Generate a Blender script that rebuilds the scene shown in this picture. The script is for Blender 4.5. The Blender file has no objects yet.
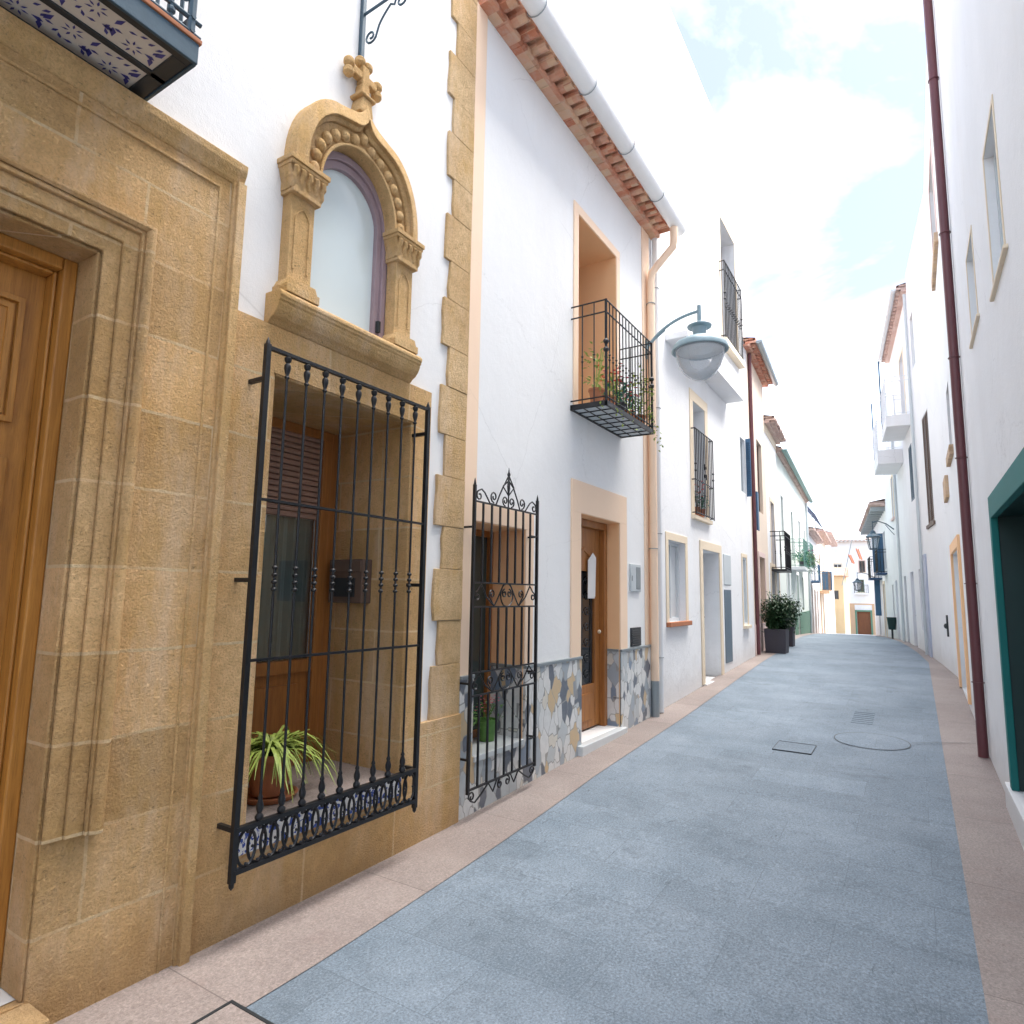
import bpy, bmesh, math, random
from mathutils import Vector, Matrix
random.seed(7)
R = math.radians
PI = math.pi
scn = bpy.context.scene
col = scn.collection

# ------------------------------------------------------------------ frames
class Fr:
    """facade frame: u along the street, w out of the wall, z up"""
    def __init__(s, P, ang, side):
        a = R(ang); s.P = P; s.c = math.cos(a); s.s = math.sin(a)
        s.n = (s.s, -s.c) if side == 'L' else (-s.s, s.c)
        s.side = side
    def __call__(s, u, w, z):
        return Vector((s.P[0]+u*s.c+w*s.n[0], s.P[1]+u*s.s+w*s.n[1], z))
FL = Fr((0, 2.7), 0, 'L')
FC = Fr((13.3, 2.7), 3.5, 'L')
FR = Fr((0, -.5), 0, 'R')
FB = Fr((12.3, -.5), 5.5, 'R')
FW = Fr((0, 0), 0, 'R')      # plain world: u=x, w=y, z

PTS = [(1.6,0),(3.6,0),(5.4,.085),(7.4,.13),(9.7,.24),(13.2,.40),(16.6,.47),(20,.45),(26,.25),(35,-.15),(52,-.95),(70,-1.80),(90,-2.75)]
def gz(x):
    if x <= PTS[0][0]: return 0.
    for (a,b),(c,d) in zip(PTS,PTS[1:]):
        if x <= c: return b+(d-b)*(x-a)/(c-a)
    return PTS[-1][1]
def gzs(x):
    return sum(gz(x+k*.5) for k in (-2,-1,0,1,2))/5

# ------------------------------------------------------------------ mesh builder
class MB:
    def __init__(s): s.v = []; s.f = []
    def add(s, vs, fs):
        o = len(s.v); s.v += [Vector(v) for v in vs]; s.f += [tuple(i+o for i in f) for f in fs]
    def quad(s, a, b, c, d): s.add([a,b,c,d], [(0,1,2,3)])
    def box(s, fr, u0, u1, w0, w1, z0, z1):
        vs = [fr(u,w,z) for z in (z0,z1) for w in (w0,w1) for u in (u0,u1)]
        s.add(vs, [(0,1,3,2),(4,6,7,5),(0,4,5,1),(2,3,7,6),(0,2,6,4),(1,5,7,3)]); return s
    def prism(s, fr, pts, w0, w1):
        n = len(pts)
        vs = [fr(u,w0,z) for u,z in pts]+[fr(u,w1,z) for u,z in pts]
        s.add(vs, [tuple(range(n)), tuple(range(2*n-1,n-1,-1))]+[(i,(i+1)%n,n+(i+1)%n,n+i) for i in range(n)]); return s
    def profile(s, fr, pts, u0, u1):
        """(w,z) outline swept along u"""
        n = len(pts)
        vs = [fr(u0,w,z) for w,z in pts]+[fr(u1,w,z) for w,z in pts]
        s.add(vs, [tuple(range(n)), tuple(range(2*n-1,n-1,-1))]+[(i,(i+1)%n,n+(i+1)%n,n+i) for i in range(n)]); return s
    def strip(s, fr, inner, outer, w0, w1, closed=False):
        """solid band between two polylines in (u,z); w1 may be (w_inner,w_outer)"""
        n = len(inner); wi, wo = w1 if isinstance(w1, tuple) else (w1, w1)
        vs = []
        for (a,b),(c,d) in zip(inner,outer):
            vs += [fr(a,w0,b), fr(a,wi,b), fr(c,wo,d), fr(c,w0,d)]
        fs = []
        for i in range(n if closed else n-1):
            j = ((i+1)%n)*4; k = i*4
            for q in range(4): fs.append((k+q, k+(q+1)%4, j+(q+1)%4, j+q))
        if not closed: fs += [(0,1,2,3), (4*n-1,4*n-2,4*n-3,4*n-4)]
        s.add(vs, fs); return s
    def tube(s, path, r, n=6, closed=False):
        path = [Vector(p) for p in path]; m = len(path)
        if m < 2: return s
        rs = r if isinstance(r, (list,tuple)) else [r]*m
        ref = None; vs = []; 
        for i,p in enumerate(path):
            a = path[i-1] if (i > 0 or closed) else p
            b = path[(i+1)%m] if (i < m-1 or closed) else p
            t = (b-a)
            if t.length < 1e-9: t = Vector((0,0,1))
            t.normalize()
            if ref is None:
                ref = Vector((0,0,1)) if abs(t.z) < .9 else Vector((1,0,0))
            x = ref - t*ref.dot(t)
            if x.length < 1e-6: x = t.orthogonal()
            x.normalize(); ref = x; y = t.cross(x)
            for k in range(n):
                an = 2*PI*(k+.5)/n
                vs.append(p+(x*math.cos(an)+y*math.sin(an))*rs[i])
        fs = []
        for i in range(m if closed else m-1):
            j = (i+1)%m
            for k in range(n):
                fs.append((i*n+k, i*n+(k+1)%n, j*n+(k+1)%n, j*n+k))
        if not closed: fs += [tuple(range(n))[::-1], tuple(range((m-1)*n, m*n))]
        s.add(vs, fs); return s
    def lathe(s, c, prof, n=16, sx=1, sy=1):
        c = Vector(c); vs = []; m = len(prof)
        for r,z in prof:
            for k in range(n):
                a = 2*PI*k/n; vs.append(c+Vector((r*math.cos(a)*sx, r*math.sin(a)*sy, z)))
        fs = [(i*n+k, i*n+(k+1)%n, (i+1)*n+(k+1)%n, (i+1)*n+k) for i in range(m-1) for k in range(n)]
        if prof[0][0] > 1e-4: fs.append(tuple(range(n))[::-1])
        if prof[-1][0] > 1e-4: fs.append(tuple(range((m-1)*n, m*n)))
        s.add(vs, fs); return s
    def ball(s, c, r, n=8, sz=1.):
        m = 5
        return s.lathe(c, [(max(r*math.sin(PI*i/m),1e-5), -r*sz*math.cos(PI*i/m)) for i in range(m+1)], n)
    def leaf(s, p, d, up, L, W, fold=.2):
        d = Vector(d).normalized(); sd = d.cross(Vector(up))
        if sd.length < 1e-4: sd = d.orthogonal()
        sd.normalize(); nn = sd.cross(d); p = Vector(p)
        s.add([p, p+d*L*.45+sd*W*.5+nn*fold*W, p+d*L, p+d*L*.45-sd*W*.5+nn*fold*W, p+d*L*.45], [(0,1,4),(1,2,4),(2,3,4),(3,0,4)])
    def build(s, name, mat, parent=None, smooth=False, bevel=0, kind=None):
        if not s.v: return None
        me = bpy.data.meshes.new(name)
        off = Vector((0,0,0))
        if parent is not None:
            p = parent
            while p is not None: off += p.location; p = p.parent
        me.from_pydata([tuple(v-off) for v in s.v], [], s.f)
        bm = bmesh.new(); bm.from_mesh(me); bmesh.ops.recalc_face_normals(bm, faces=bm.faces); bm.to_mesh(me); bm.free()
        if smooth:
            for p_ in me.polygons: p_.use_smooth = True
            try: me.set_sharp_from_angle(angle=R(40))
            except Exception: pass
        me.materials.append(mat)
        o = bpy.data.objects.new(name, me); col.objects.link(o)
        if parent is not None: o.parent = parent
        if bevel:
            b = o.modifiers.new('bevel','BEVEL'); b.width = bevel; b.segments = 2; b.limit_method = 'ANGLE'; b.angle_limit = R(35)
        if kind: o['kind'] = kind
        return o

def pieces(name, mat, par, fns, **k):
    for fn in fns:
        m_ = MB(); fn(m_); m_.build(name, mat, par, **k)
def ringclip(c, r, t):
    return lambda m_: m_.tube([c+Vector((r*math.cos(a),r*math.sin(a),0)) for a in [2*PI*k/12 for k in range(12)]],t,4,True)

def thing(name, label, cat, loc=(0,0,0), group=None):
    o = bpy.data.objects.new(name, None); col.objects.link(o); o.location = loc
    o.empty_display_size = .1
    o['label'] = label; o['category'] = cat
    if group: o['group'] = group
    return o
def tag(o, label, cat, group=None):
    o['label'] = label; o['category'] = cat
    if group: o['group'] = group
    return o
def dup(o, parent=None):
    c = o.copy(); col.objects.link(c)
    if parent is not None: c.parent = parent
    for ch in [x for x in bpy.data.objects if x.parent == o]: dup(ch, c)
    return c

# ------------------------------------------------------------------ materials
class NT:
    def __init__(s, name):
        s.m = bpy.data.materials.new(name); s.m.use_nodes = True
        s.t = s.m.node_tree; s.N = s.t.nodes; s.L = s.t.links
        s.b = s.N['Principled BSDF']; s.out = s.N['Material Output']
        s.pos = s.N.new('ShaderNodeNewGeometry').outputs['Position']
    def n(s, typ, **kw):
        x = s.N.new(typ)
        for k,v in kw.items():
            if hasattr(x, k) and k not in x.inputs: setattr(x, k, v)
            else: x.inputs[k].default_value = v
        return x
    def map(s, scale=(1,1,1), rot=(0,0,0), src=None, loc=(0,0,0)):
        m = s.n('ShaderNodeMapping'); m.inputs['Scale'].default_value = scale; m.inputs['Rotation'].default_value = rot; m.inputs['Location'].default_value = loc
        s.L.new(src or s.pos, m.inputs['Vector']); return m.outputs[0]
    def noise(s, scale, detail=4, rough=.6, vec=None, dist=0):
        x = s.n('ShaderNodeTexNoise'); x.inputs['Scale'].default_value = scale; x.inputs['Detail'].default_value = detail
        x.inputs['Roughness'].default_value = rough; x.inputs['Distortion'].default_value = dist
        s.L.new(vec or s.pos, x.inputs['Vector']); return x.outputs['Fac']
    def ramp(s, fac, stops, interp='LINEAR'):
        x = s.n('ShaderNodeValToRGB'); x.color_ramp.interpolation = interp
        e = x.color_ramp.elements
        while len(e) < len(stops): e.new(.5)
        for i,(p,c) in enumerate(stops):
            e[i].position = p; e[i].color = (*c,1) if not isinstance(c,(int,float)) else (c,c,c,1)
        s.L.new(fac, x.inputs[0]); return x.outputs[0]
    def mix(s, f, a, b, typ='MIX'):
        x = s.N.new('ShaderNodeMix'); x.data_type = 'RGBA'; x.blend_type = typ
        for i,v in ((0,f),(6,a),(7,b)):
            if hasattr(v,'is_linked') or hasattr(v,'links'): s.L.new(v, x.inputs[i])
            elif i == 0: x.inputs[0].default_value = v
            else: x.inputs[i].default_value = (*v,1)
        return x.outputs[2]
    def math(s, op, a, b=0.):
        x = s.N.new('ShaderNodeMath'); x.operation = op
        for i,v in enumerate((a,b)):
            if isinstance(v,(int,float)): x.inputs[i].default_value = v
            else: s.L.new(v, x.inputs[i])
        return x.outputs[0]
    def color(s, c):
        if isinstance(c, tuple): s.b.inputs['Base Color'].default_value = (*c,1)
        else: s.L.new(c, s.b.inputs['Base Color'])
    def bump(s, h, strength=.3, dist=.01):
        x = s.n('ShaderNodeBump'); x.inputs['Strength'].default_value = strength; x.inputs['Distance'].default_value = dist
        s.L.new(h, x.inputs['Height']); s.L.new(x.outputs[0], s.b.inputs['Normal'])
    def rough(s, r):
        if isinstance(r,(int,float)): s.b.inputs['Roughness'].default_value = r
        else: s.L.new(r, s.b.inputs['Roughness'])

def mul(c, k): return tuple(min(1,x*k) for x in c)
def stucco(name, c, var=.06, b=.25, stain=.5, rough=.9):
    t = NT(name)
    n1 = t.noise(1.3, 5, .6); n2 = t.noise(.9, 5, .65, t.map((1.6,1.6,.35)))
    a = t.mix(t.ramp(n1, [(.3,0),(.7,1)]), mul(c,1-var), c)
    a = t.mix(t.math('MULTIPLY', t.ramp(n2, [(.52,0),(.78,1)]), stain*.35), a, tuple(x*y for x,y in zip(c,(.78,.74,.68))))
    sp_ = t.n('ShaderNodeSeparateXYZ'); t.L.new(t.pos, sp_.inputs[0])
    zr = t.math('SUBTRACT', sp_.outputs[2], t.math('MULTIPLY', t.math('MINIMUM', sp_.outputs[0], 16.), .03))
    dm = t.math('SUBTRACT', zr, t.math('MULTIPLY', t.noise(2.4,6,.75), 1.1))
    a = t.mix(t.math('MULTIPLY', t.ramp(t.math('ADD', dm, .6), [(.12,1),(.45,0)]), stain*.42), a, tuple(x*y for x,y in zip(c,(.62,.60,.58))))
    vc = t.n('ShaderNodeTexVoronoi'); vc.feature = 'DISTANCE_TO_EDGE'; vc.inputs['Scale'].default_value = .8
    t.L.new(t.mix(.25, t.pos, t.noise(3,6,.7), 'ADD'), vc.inputs['Vector'])
    ck = t.math('MULTIPLY', t.ramp(vc.outputs['Distance'], [(.0,1),(.004,0)]), t.ramp(t.noise(.7,2,.5,t.map((1,1,1),loc=(4,4,4))), [(.5,0),(.56,1)]))
    a = t.mix(t.math('MULTIPLY', ck, stain*.5), a, mul(c,.5))
    dr = t.ramp(t.noise(3.,5,.7,t.map((3.,3.,.18),loc=(1,6,2))), [(.62,0),(.74,1)])
    a = t.mix(t.math('MULTIPLY', dr, stain*.22), a, tuple(x*y for x,y in zip(c,(.70,.68,.62))))
    t.color(a); t.rough(rough)
    h = t.math('ADD', t.noise(9, 6, .65), t.math('MULTIPLY', t.noise(120, 3, .7), .35))
    t.bump(h, b, .012); return t.m
def plain(name, c, rough=.6, metal=0., var=.12, sc=12, bump=.1):
    t = NT(name); n1 = t.noise(sc, 5, .6)
    t.color(t.mix(n1, mul(c,1-var), mul(c,1+var))); t.rough(rough); t.b.inputs['Metallic'].default_value = metal
    if bump: t.bump(t.noise(sc*6, 3, .6), bump, .004)
    return t.m
def sandstone(name, blocks=True, c1=(.90,.61,.315), c2=(.76,.45,.175)):
    t = NT(name)
    sep = t.n('ShaderNodeSeparateXYZ'); t.L.new(t.pos, sep.inputs[0])
    cmb = t.n('ShaderNodeCombineXYZ'); t.L.new(t.math('ADD', sep.outputs[0], sep.outputs[1]), cmb.inputs[0]); t.L.new(sep.outputs[2], cmb.inputs[1])
    big = t.noise(1.7, 5, .6); mid = t.noise(14, 6, .7); fine = t.noise(95, 4, .75)
    a = t.mix(t.ramp(big, [(.3,0),(.7,1)]), c2, c1)
    a = t.mix(t.math('MULTIPLY', t.ramp(mid, [(.45,0),(.72,1)]), .5), a, mul(c2,.72))
    a = t.mix(t.math('MULTIPLY', t.ramp(fine, [(.38,1),(.5,0)]), .35), a, mul(c2,.6))
    streak = t.noise(2.2, 5, .7, t.map((1.5,1.5,.4), loc=(3,1,5)))
    a = t.mix(t.math('MULTIPLY', t.ramp(streak, [(.50,0),(.66,1)]), .45), a, (.90,.70,.50))
    och = t.noise(3.1, 5, .75, t.map((1.3,1.3,.6), loc=(9,4,2)))
    a = t.mix(t.math('MULTIPLY', t.ramp(och, [(.52,0),(.68,1)]), .5), a, (.70,.42,.13))
    pit = t.ramp(t.noise(34, 5, .8, t.map((1,1,1.6),loc=(5,5,5))), [(.60,0),(.68,1)])
    a = t.mix(t.math('MULTIPLY', pit, .55), a, (.24,.14,.06))
    # damp greyed band with its own ragged edge near the ground
    damp = t.math('ADD', sep.outputs[2], t.math('MULTIPLY', t.noise(3.2,5,.7), .8))
    a = t.mix(t.math('MULTIPLY', t.ramp(t.math('MULTIPLY', damp, .8), [(.34,1),(.60,0)]), .5), a, (.38,.22,.09))
    h = t.math('ADD', t.math('SUBTRACT', t.math('MULTIPLY', mid, .7), t.math('MULTIPLY', pit, .35)), t.math('MULTIPLY', t.ramp(fine,[(.35,0),(.6,1)]), .5))
    if blocks:
        br = t.n('ShaderNodeTexBrick'); br.offset = .43; br.inputs['Scale'].default_value = 1; br.inputs['Brick Width'].default_value = .66
        br.inputs['Row Height'].default_value = .325; br.inputs['Mortar Size'].default_value = .008; br.inputs['Mortar Smooth'].default_value = .4
        br.inputs['Color1'].default_value = (.80,.78,.74,1); br.inputs['Color2'].default_value = (1.1,1.1,1.12,1); br.inputs['Bias'].default_value = 0; br.inputs['Mortar'].default_value = (1,1,1,1)
        wob = t.mix(.02, cmb.outputs[0], t.noise(4,3,.6), 'ADD')
        t.L.new(wob, br.inputs['Vector'])
        a = t.mix(1., a, br.outputs['Color'], 'MULTIPLY')
        mk = t.math('MULTIPLY', br.outputs['Fac'], t.ramp(t.noise(5,4,.6),[(.35,.1),(.65,.8)]))
        a = t.mix(mk, a, (.86,.68,.42))
        h = t.math('ADD', h, t.math('MULTIPLY', br.outputs['Fac'], .06))
    t.color(a); t.rough(.95); t.bump(h, .85, .016)
    return t.m
def wood(name, c1, c2, rough=.42, axis='z'):
    t = NT(name)
    sc = (14,14,.9) if axis == 'z' else (.9,14,14)
    n = t.noise(1.6, 6, .65, t.map(sc), dist=1.2)
    f = t.noise(9, 4, .7, t.map((sc[0]*2,sc[1]*2,sc[2]*1.2)))
    a = t.mix(t.ramp(n,[(.3,0),(.7,1)]), c2, c1); a = t.mix(t.math('MULTIPLY', t.ramp(f,[(.5,0),(.7,1)]), .5), a, mul(c2,.6))
    t.color(a); t.rough(rough); t.bump(f, .12, .003); return t.m
def glass_dark(name, c=(.02,.025,.03), rough=.06):
    t = NT(name); t.color(c); t.rough(rough); t.b.inputs['Specular IOR Level'].default_value = .8; return t.m
def clearglass(name, tint=(.85,.93,.95), gl=.25):
    t = NT(name); tr = t.n('ShaderNodeBsdfTransparent'); tr.inputs[0].default_value = (*tint,1)
    g = t.n('ShaderNodeBsdfGlossy'); g.inputs['Roughness'].default_value = .03
    fr = t.n('ShaderNodeFresnel'); fr.inputs[0].default_value = 1.5
    mx = t.n('ShaderNodeMixShader'); t.L.new(t.math('ADD', fr.outputs[0], gl*.3), mx.inputs[0]); t.L.new(tr.outputs[0], mx.inputs[1]); t.L.new(g.outputs[0], mx.inputs[2])
    t.L.new(mx.outputs[0], t.out.inputs[0]); return t.m

M = {}
M['white'] = stucco('white_stucco', (.85,.86,.87), .04, .3, .6)
M['white2'] = stucco('old_white_stucco', (.83,.84,.86), .06, .45, .9)
M['whiteR'] = stucco('white_limewash', (.84,.85,.87), .05, .45, .7)
M['cream'] = stucco('cream_stucco', (.78,.66,.55), .06, .2, .6)
M['pinkwall'] = stucco('pale_pink_stucco', (.74,.58,.54), .06, .2, .6)
M['pale'] = stucco('pale_green_stucco', (.72,.77,.73), .05, .2, .5)
M['peach'] = stucco('peach_paint', (.95,.585,.32), .05, .15, .3, .7)
M['peach_lt'] = stucco('light_peach_paint', (.93,.70,.52), .04, .15, .3, .7)
M['beige'] = stucco('beige_paint', (.80,.68,.52), .04, .15, .4, .7)
M['orange'] = stucco('orange_yellow_stucco', (.72,.54,.32), .06, .2, .6)
M['tanwall'] = stucco('tan_stucco', (.62,.42,.27), .06, .2, .6)
M['stone'] = sandstone('sandstone_blocks')
M['stone_c'] = sandstone('carved_sandstone', False, (.90,.61,.30), (.74,.45,.18))
M['stone_l'] = sandstone('pale_sandstone', False, (.90,.66,.38), (.66,.41,.18))
M['iron'] = plain('black_wrought_iron', (.012,.013,.016), .42, .2, .3, 30, .15)
M['iron_b'] = plain('blue_grey_iron', (.045,.085,.12), .5, .3, .25, 20, .1)
M['lampblue'] = plain('grey_blue_lamp_enamel', (.24,.34,.39), .42, .1, .1, 20, .05)
M['wood'] = wood('varnished_honey_wood', (.55,.25,.05), (.32,.13,.022))
M['wood_d'] = wood('dark_red_wood', (.26,.085,.025), (.13,.04,.012))
M['wood_o'] = wood('orange_brown_wood', (.46,.19,.05), (.28,.105,.028))
M['shutter'] = plain('brown_roller_slats', (.36,.22,.17), .6, 0, .12, 8, .05)
M['purple'] = plain('mauve_painted_wood', (.33,.25,.28), .5, 0, .15, 10, .08)
M['terra'] = plain('terracotta', (.42,.16,.075), .8, 0, .22, 14, .2)
M['gutter'] = plain('white_gutter_paint', (.87,.88,.88), .45, 0, .05, 6, .05)
M['wpipe'] = plain('white_pipe', (.74,.77,.80), .5, 0, .06, 6, .05)
M['burg'] = plain('burgundy_pipe_paint', (.12,.035,.042), .4, 0, .18, 5, .05)
M['green'] = plain('teal_green_paint', (.0,.15,.145), .7, 0, .08, 5, .04)
M['dkgreen'] = plain('dark_green_door_paint', (.001,.03,.03), .4, 0, .15, 5, .04)
M['blue'] = plain('blue_shutter_paint', (.045,.12,.22), .5, 0, .15, 8, .05)
M['slate'] = plain('slate_blue_paint', (.11,.155,.20), .55, 0, .1, 8, .05)
M['lgrey'] = plain('light_grey_paint', (.52,.57,.60), .5, 0, .06, 8, .05)
M['doorgrey'] = plain('pale_grey_door_paint', (.60,.64,.67), .55, 0, .05, 8, .05)
M['lav'] = plain('lavender_grey_door_paint', (.42,.46,.58), .55, 0, .07, 8, .05)
M['brown'] = plain('brown_shutter_paint', (.13,.085,.065), .6, 0, .15, 8, .05)
M['ggreen'] = plain('green_plinth_paint', (.10,.22,.15), .6, 0, .1, 6, .05)
M['ggutter'] = plain('green_gutter_metal', (.17,.30,.27), .5, 0, .1, 6, .05)
M['metalgrey'] = plain('grey_metal', (.30,.34,.36), .45, .5, .1, 8, .05)
M['ventd'] = plain('dark_vent_metal', (.035,.04,.045), .5, .3, .1, 20, .1)
M['planter'] = plain('charcoal_planter', (.045,.042,.055), .6, 0, .15, 10, .1)
M['marble'] = plain('pale_marble', (.62,.66,.68), .25, 0, .1, 4, .03)
M['soil'] = plain('potting_soil', (.03,.02,.014), .95, 0, .3, 30, .4)
M['glass'] = glass_dark('dark_window_glass')
M['glass_g'] = glass_dark('green_grey_glass', (.045,.065,.06), .08)
M['clear'] = clearglass('lamp_glass', (.97,.98,1.), .1)
t_ = M['clear'].node_tree; d_ = t_.nodes.new('ShaderNodeBsdfTranslucent'); d_.inputs[0].default_value = (.8,.85,.9,1); m_ = t_.nodes.new('ShaderNodeMixShader'); m_.inputs[0].default_value = .27
o_ = t_.nodes['Material Output']; l_ = o_.inputs[0].links[0].from_socket; t_.links.new(l_, m_.inputs[1]); t_.links.new(d_.outputs[0], m_.inputs[2]); t_.links.new(m_.outputs[0], o_.inputs[0])
M['winclear'] = clearglass('window_glass', (.75,.8,.8), .3)
M['curtain'] = plain('grey_curtain', (.82,.85,.83), .95, 0, .12, 3, .1)
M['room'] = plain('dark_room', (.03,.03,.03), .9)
M['fl_red'] = plain('red_petals', (.75,.05,.05), .7, 0, .25, 60, 0)
M['fl_pink'] = plain('pink_petals', (.60,.13,.20), .7, 0, .25, 60, 0)
M['fl_pur'] = plain('purple_petals', (.32,.10,.26), .7, 0, .25, 60, 0)
M['awning'] = plain('navy_awning', (.03,.07,.15), .8, 0, .15, 8, .1)
M['flag'] = plain('orange_red_flag_cloth', (.62,.26,.16), .8, 0, .15, 8, .05)
M['paper'] = plain('white_paper', (.8,.8,.8), .8, 0, .03, 8, .05)
M['pane_refl'] = plain('pane_painted_reflection', (.66,.76,.78), .12, 0, .04, 1.5, 0)  # pale base colour paints in the reflection of bright surroundings on the glass
M['pane_refl'].node_tree.nodes['Principled BSDF'].inputs['Specular IOR Level'].default_value = 1.
def leafmat(name, c):
    t = NT(name); n = t.noise(22, 3, .6)
    t.color(t.mix(n, mul(c,.55), mul(c,1.5))); t.rough(.5)
    return t.m
M['leaf'] = leafmat('green_leaves', (.09,.22,.045))
M['leaf_y'] = leafmat('yellow_green_leaves', (.30,.39,.08))
M['leaf_d'] = leafmat('dark_bush_leaves', (.022,.062,.022))
M['leaf_t'] = leafmat('teal_green_leaves', (.03,.20,.14))

def roof_tiles(name, c1, c2, c3, sx=9., sz=9.):
    t = NT(name)
    w = t.n('ShaderNodeTexWhiteNoise')
    sn = t.n('ShaderNodeVectorMath'); sn.operation = 'SNAP'; sn.inputs[1].default_value = (1/sx,.09,.06)
    t.L.new(t.pos, sn.inputs[0]); t.L.new(sn.outputs[0], w.inputs['Vector'])
    a = t.ramp(w.outputs['Value'], [(0,c1),(.4,c2),(.75,c3),(1,mul(c1,.75))])
    n = t.noise(14, 6, .7)
    a = t.mix(t.math('MULTIPLY', t.ramp(n,[(.45,0),(.75,1)]), .55), a, (.62,.50,.42))
    t.color(a); t.rough(.9); t.bump(t.math('ADD', n, t.noise(70,3,.7)), .4, .006); return t.m
M['tiles'] = roof_tiles('salmon_roof_tile', (.55,.20,.11), (.66,.36,.24), (.68,.46,.30))
M['tiles_r'] = roof_tiles('red_roof_tile', (.42,.15,.09), (.50,.21,.14), (.50,.28,.20))
M['brick_b'] = roof_tiles('beige_brick', (.45,.30,.18), (.55,.38,.22), (.50,.36,.25))
M['tiles_p'] = roof_tiles('pale_roof_tile', (.50,.36,.32), (.56,.44,.40), (.55,.40,.36), 4)

# broken-tile mosaic
t = NT('broken_marble_mosaic')
mp = t.map((9.5,9.5,6.2), rot=(0,R(8),0))
mpw = t.mix(.12, mp, t.noise(6,2,.5), 'ADD')
v = t.n('ShaderNodeTexVoronoi'); v.feature = 'F1'; v.inputs['Scale'].default_value = 1.; v.distance = 'MANHATTAN'; t.L.new(mp, v.inputs['Vector'])
ve = t.n('ShaderNodeTexVoronoi'); ve.feature = 'F2'; ve.inputs['Scale'].default_value = 1.; ve.distance = 'MANHATTAN'; t.L.new(mp, ve.inputs['Vector'])
sp = t.n('ShaderNodeSeparateColor'); t.L.new(v.outputs['Color'], sp.inputs[0])
c = t.ramp(sp.outputs[0], [(0,(.12,.14,.18)),(.12,(.70,.71,.71)),(.36,(.36,.41,.46)),(.46,(.74,.74,.73)),(.68,(.52,.56,.58)),(.80,(.62,.46,.27)),(.87,(.20,.26,.35)),(.93,(.70,.66,.58))], 'CONSTANT')
c = t.mix(t.math('MULTIPLY', t.ramp(t.noise(20,6,.7),[(.4,0),(.7,1)]), .25), c, (.35,.36,.36))
edge = t.ramp(t.math('SUBTRACT', ve.outputs['Distance'], v.outputs['Distance']), [(.04,1),(.075,0)])
c = t.mix(edge, c, (.34,.34,.33))
t.color(c); t.rough(.35); t.bump(t.math('SUBTRACT', 1., edge), .4, .004); M['mosaic'] = t.m

# paving
def paving(name, ca, cb, bw, bh, rot=0, mort=.005, mc=.6, sp=.5, stain=(.12,.12,.13)):
    t = NT(name)
    vec = t.map((1,1,1), rot=(0,0,rot))
    br = t.n('ShaderNodeTexBrick'); br.offset = .5; br.inputs['Scale'].default_value = 1; br.inputs['Brick Width'].default_value = bw
    br.inputs['Row Height'].default_value = bh; br.inputs['Mortar Size'].default_value = mort; br.inputs['Mortar Smooth'].default_value = .3
    br.inputs['Color1'].default_value = (.92,.92,.92,1); br.inputs['Color2'].default_value = (1.07,1.07,1.07,1)
    br.inputs['Mortar'].default_value = (1,1,1,1); t.L.new(vec, br.inputs['Vector'])
    a = t.mix(t.ramp(t.noise(1.1,7,.72),[(.32,0),(.66,1)]), ca, cb)
    sk = t.noise(90,4,.85)
    a = t.mix(t.math('MULTIPLY', t.ramp(sk,[(.40,1),(.50,0)]), sp), a, mul(ca,.45))
    a = t.mix(t.math('MULTIPLY', t.ramp(sk,[(.54,0),(.66,1)]), sp), a, mul(cb,1.7))
    sk2 = t.noise(30,5,.8)
    a = t.mix(t.math('MULTIPLY', t.ramp(sk2,[(.35,1),(.5,0)]), .35), a, mul(ca,.6))
    a = t.mix(1., a, br.outputs['Color'], 'MULTIPLY')
    st = t.ramp(t.noise(4.2,7,.8,t.map((1.,.6,1),loc=(2,7,0))), [(.52,0),(.72,1)])
    a = t.mix(t.math('MULTIPLY', st, .5), a, stain)
    st2 = t.ramp(t.noise(13,5,.8,t.map((.6,1.6,1))), [(.62,0),(.68,1)])
    a = t.mix(t.math('MULTIPLY', st2, .6), a, mul(stain,.7))
    a = t.mix(t.math('MULTIPLY', br.outputs['Fac'], mc), a, mul(ca,.45))
    t.color(a); t.rough(t.ramp(sk2,[(.3,.55),(.7,.85)])); 
    t.bump(t.math('SUBTRACT', t.math('ADD', t.math('MULTIPLY',sk,.4), t.math('MULTIPLY',sk2,.6)), t.math('MULTIPLY', br.outputs['Fac'], .15)), .35, .006)
    return t.m
M['road'] = paving('grey_granite_paving', (.135,.178,.222), (.225,.275,.33), .8, .4, R(90), .0025, .38, .55, (.06,.08,.10))
M['pave'] = paving('pink_grey_paving', (.245,.20,.185), (.34,.285,.26), 1.1, .9, 0, .0035, .6, .4, (.27,.20,.18))
M['earth'] = plain('bare_ground', (.18,.15,.12), .95, 0, .2, 2, .3)

# glazed tile strip (white with small blue flecks)
t = NT('blue_white_sill_tile')
c = t.mix(t.ramp(t.noise(26,2,.5,dist=1.5),[(.52,0),(.56,1)]), (.70,.71,.72), (.05,.09,.34))
t.color(c); t.rough(.18); M['azul'] = t.m
M['tilewhite'] = plain('cream_glazed_tile', (.62,.57,.50), .3, 0, .08, 8, .03)
M['cobalt'] = plain('cobalt_glaze', (.045,.045,.22), .3, 0, .3, 20, .02)

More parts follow.
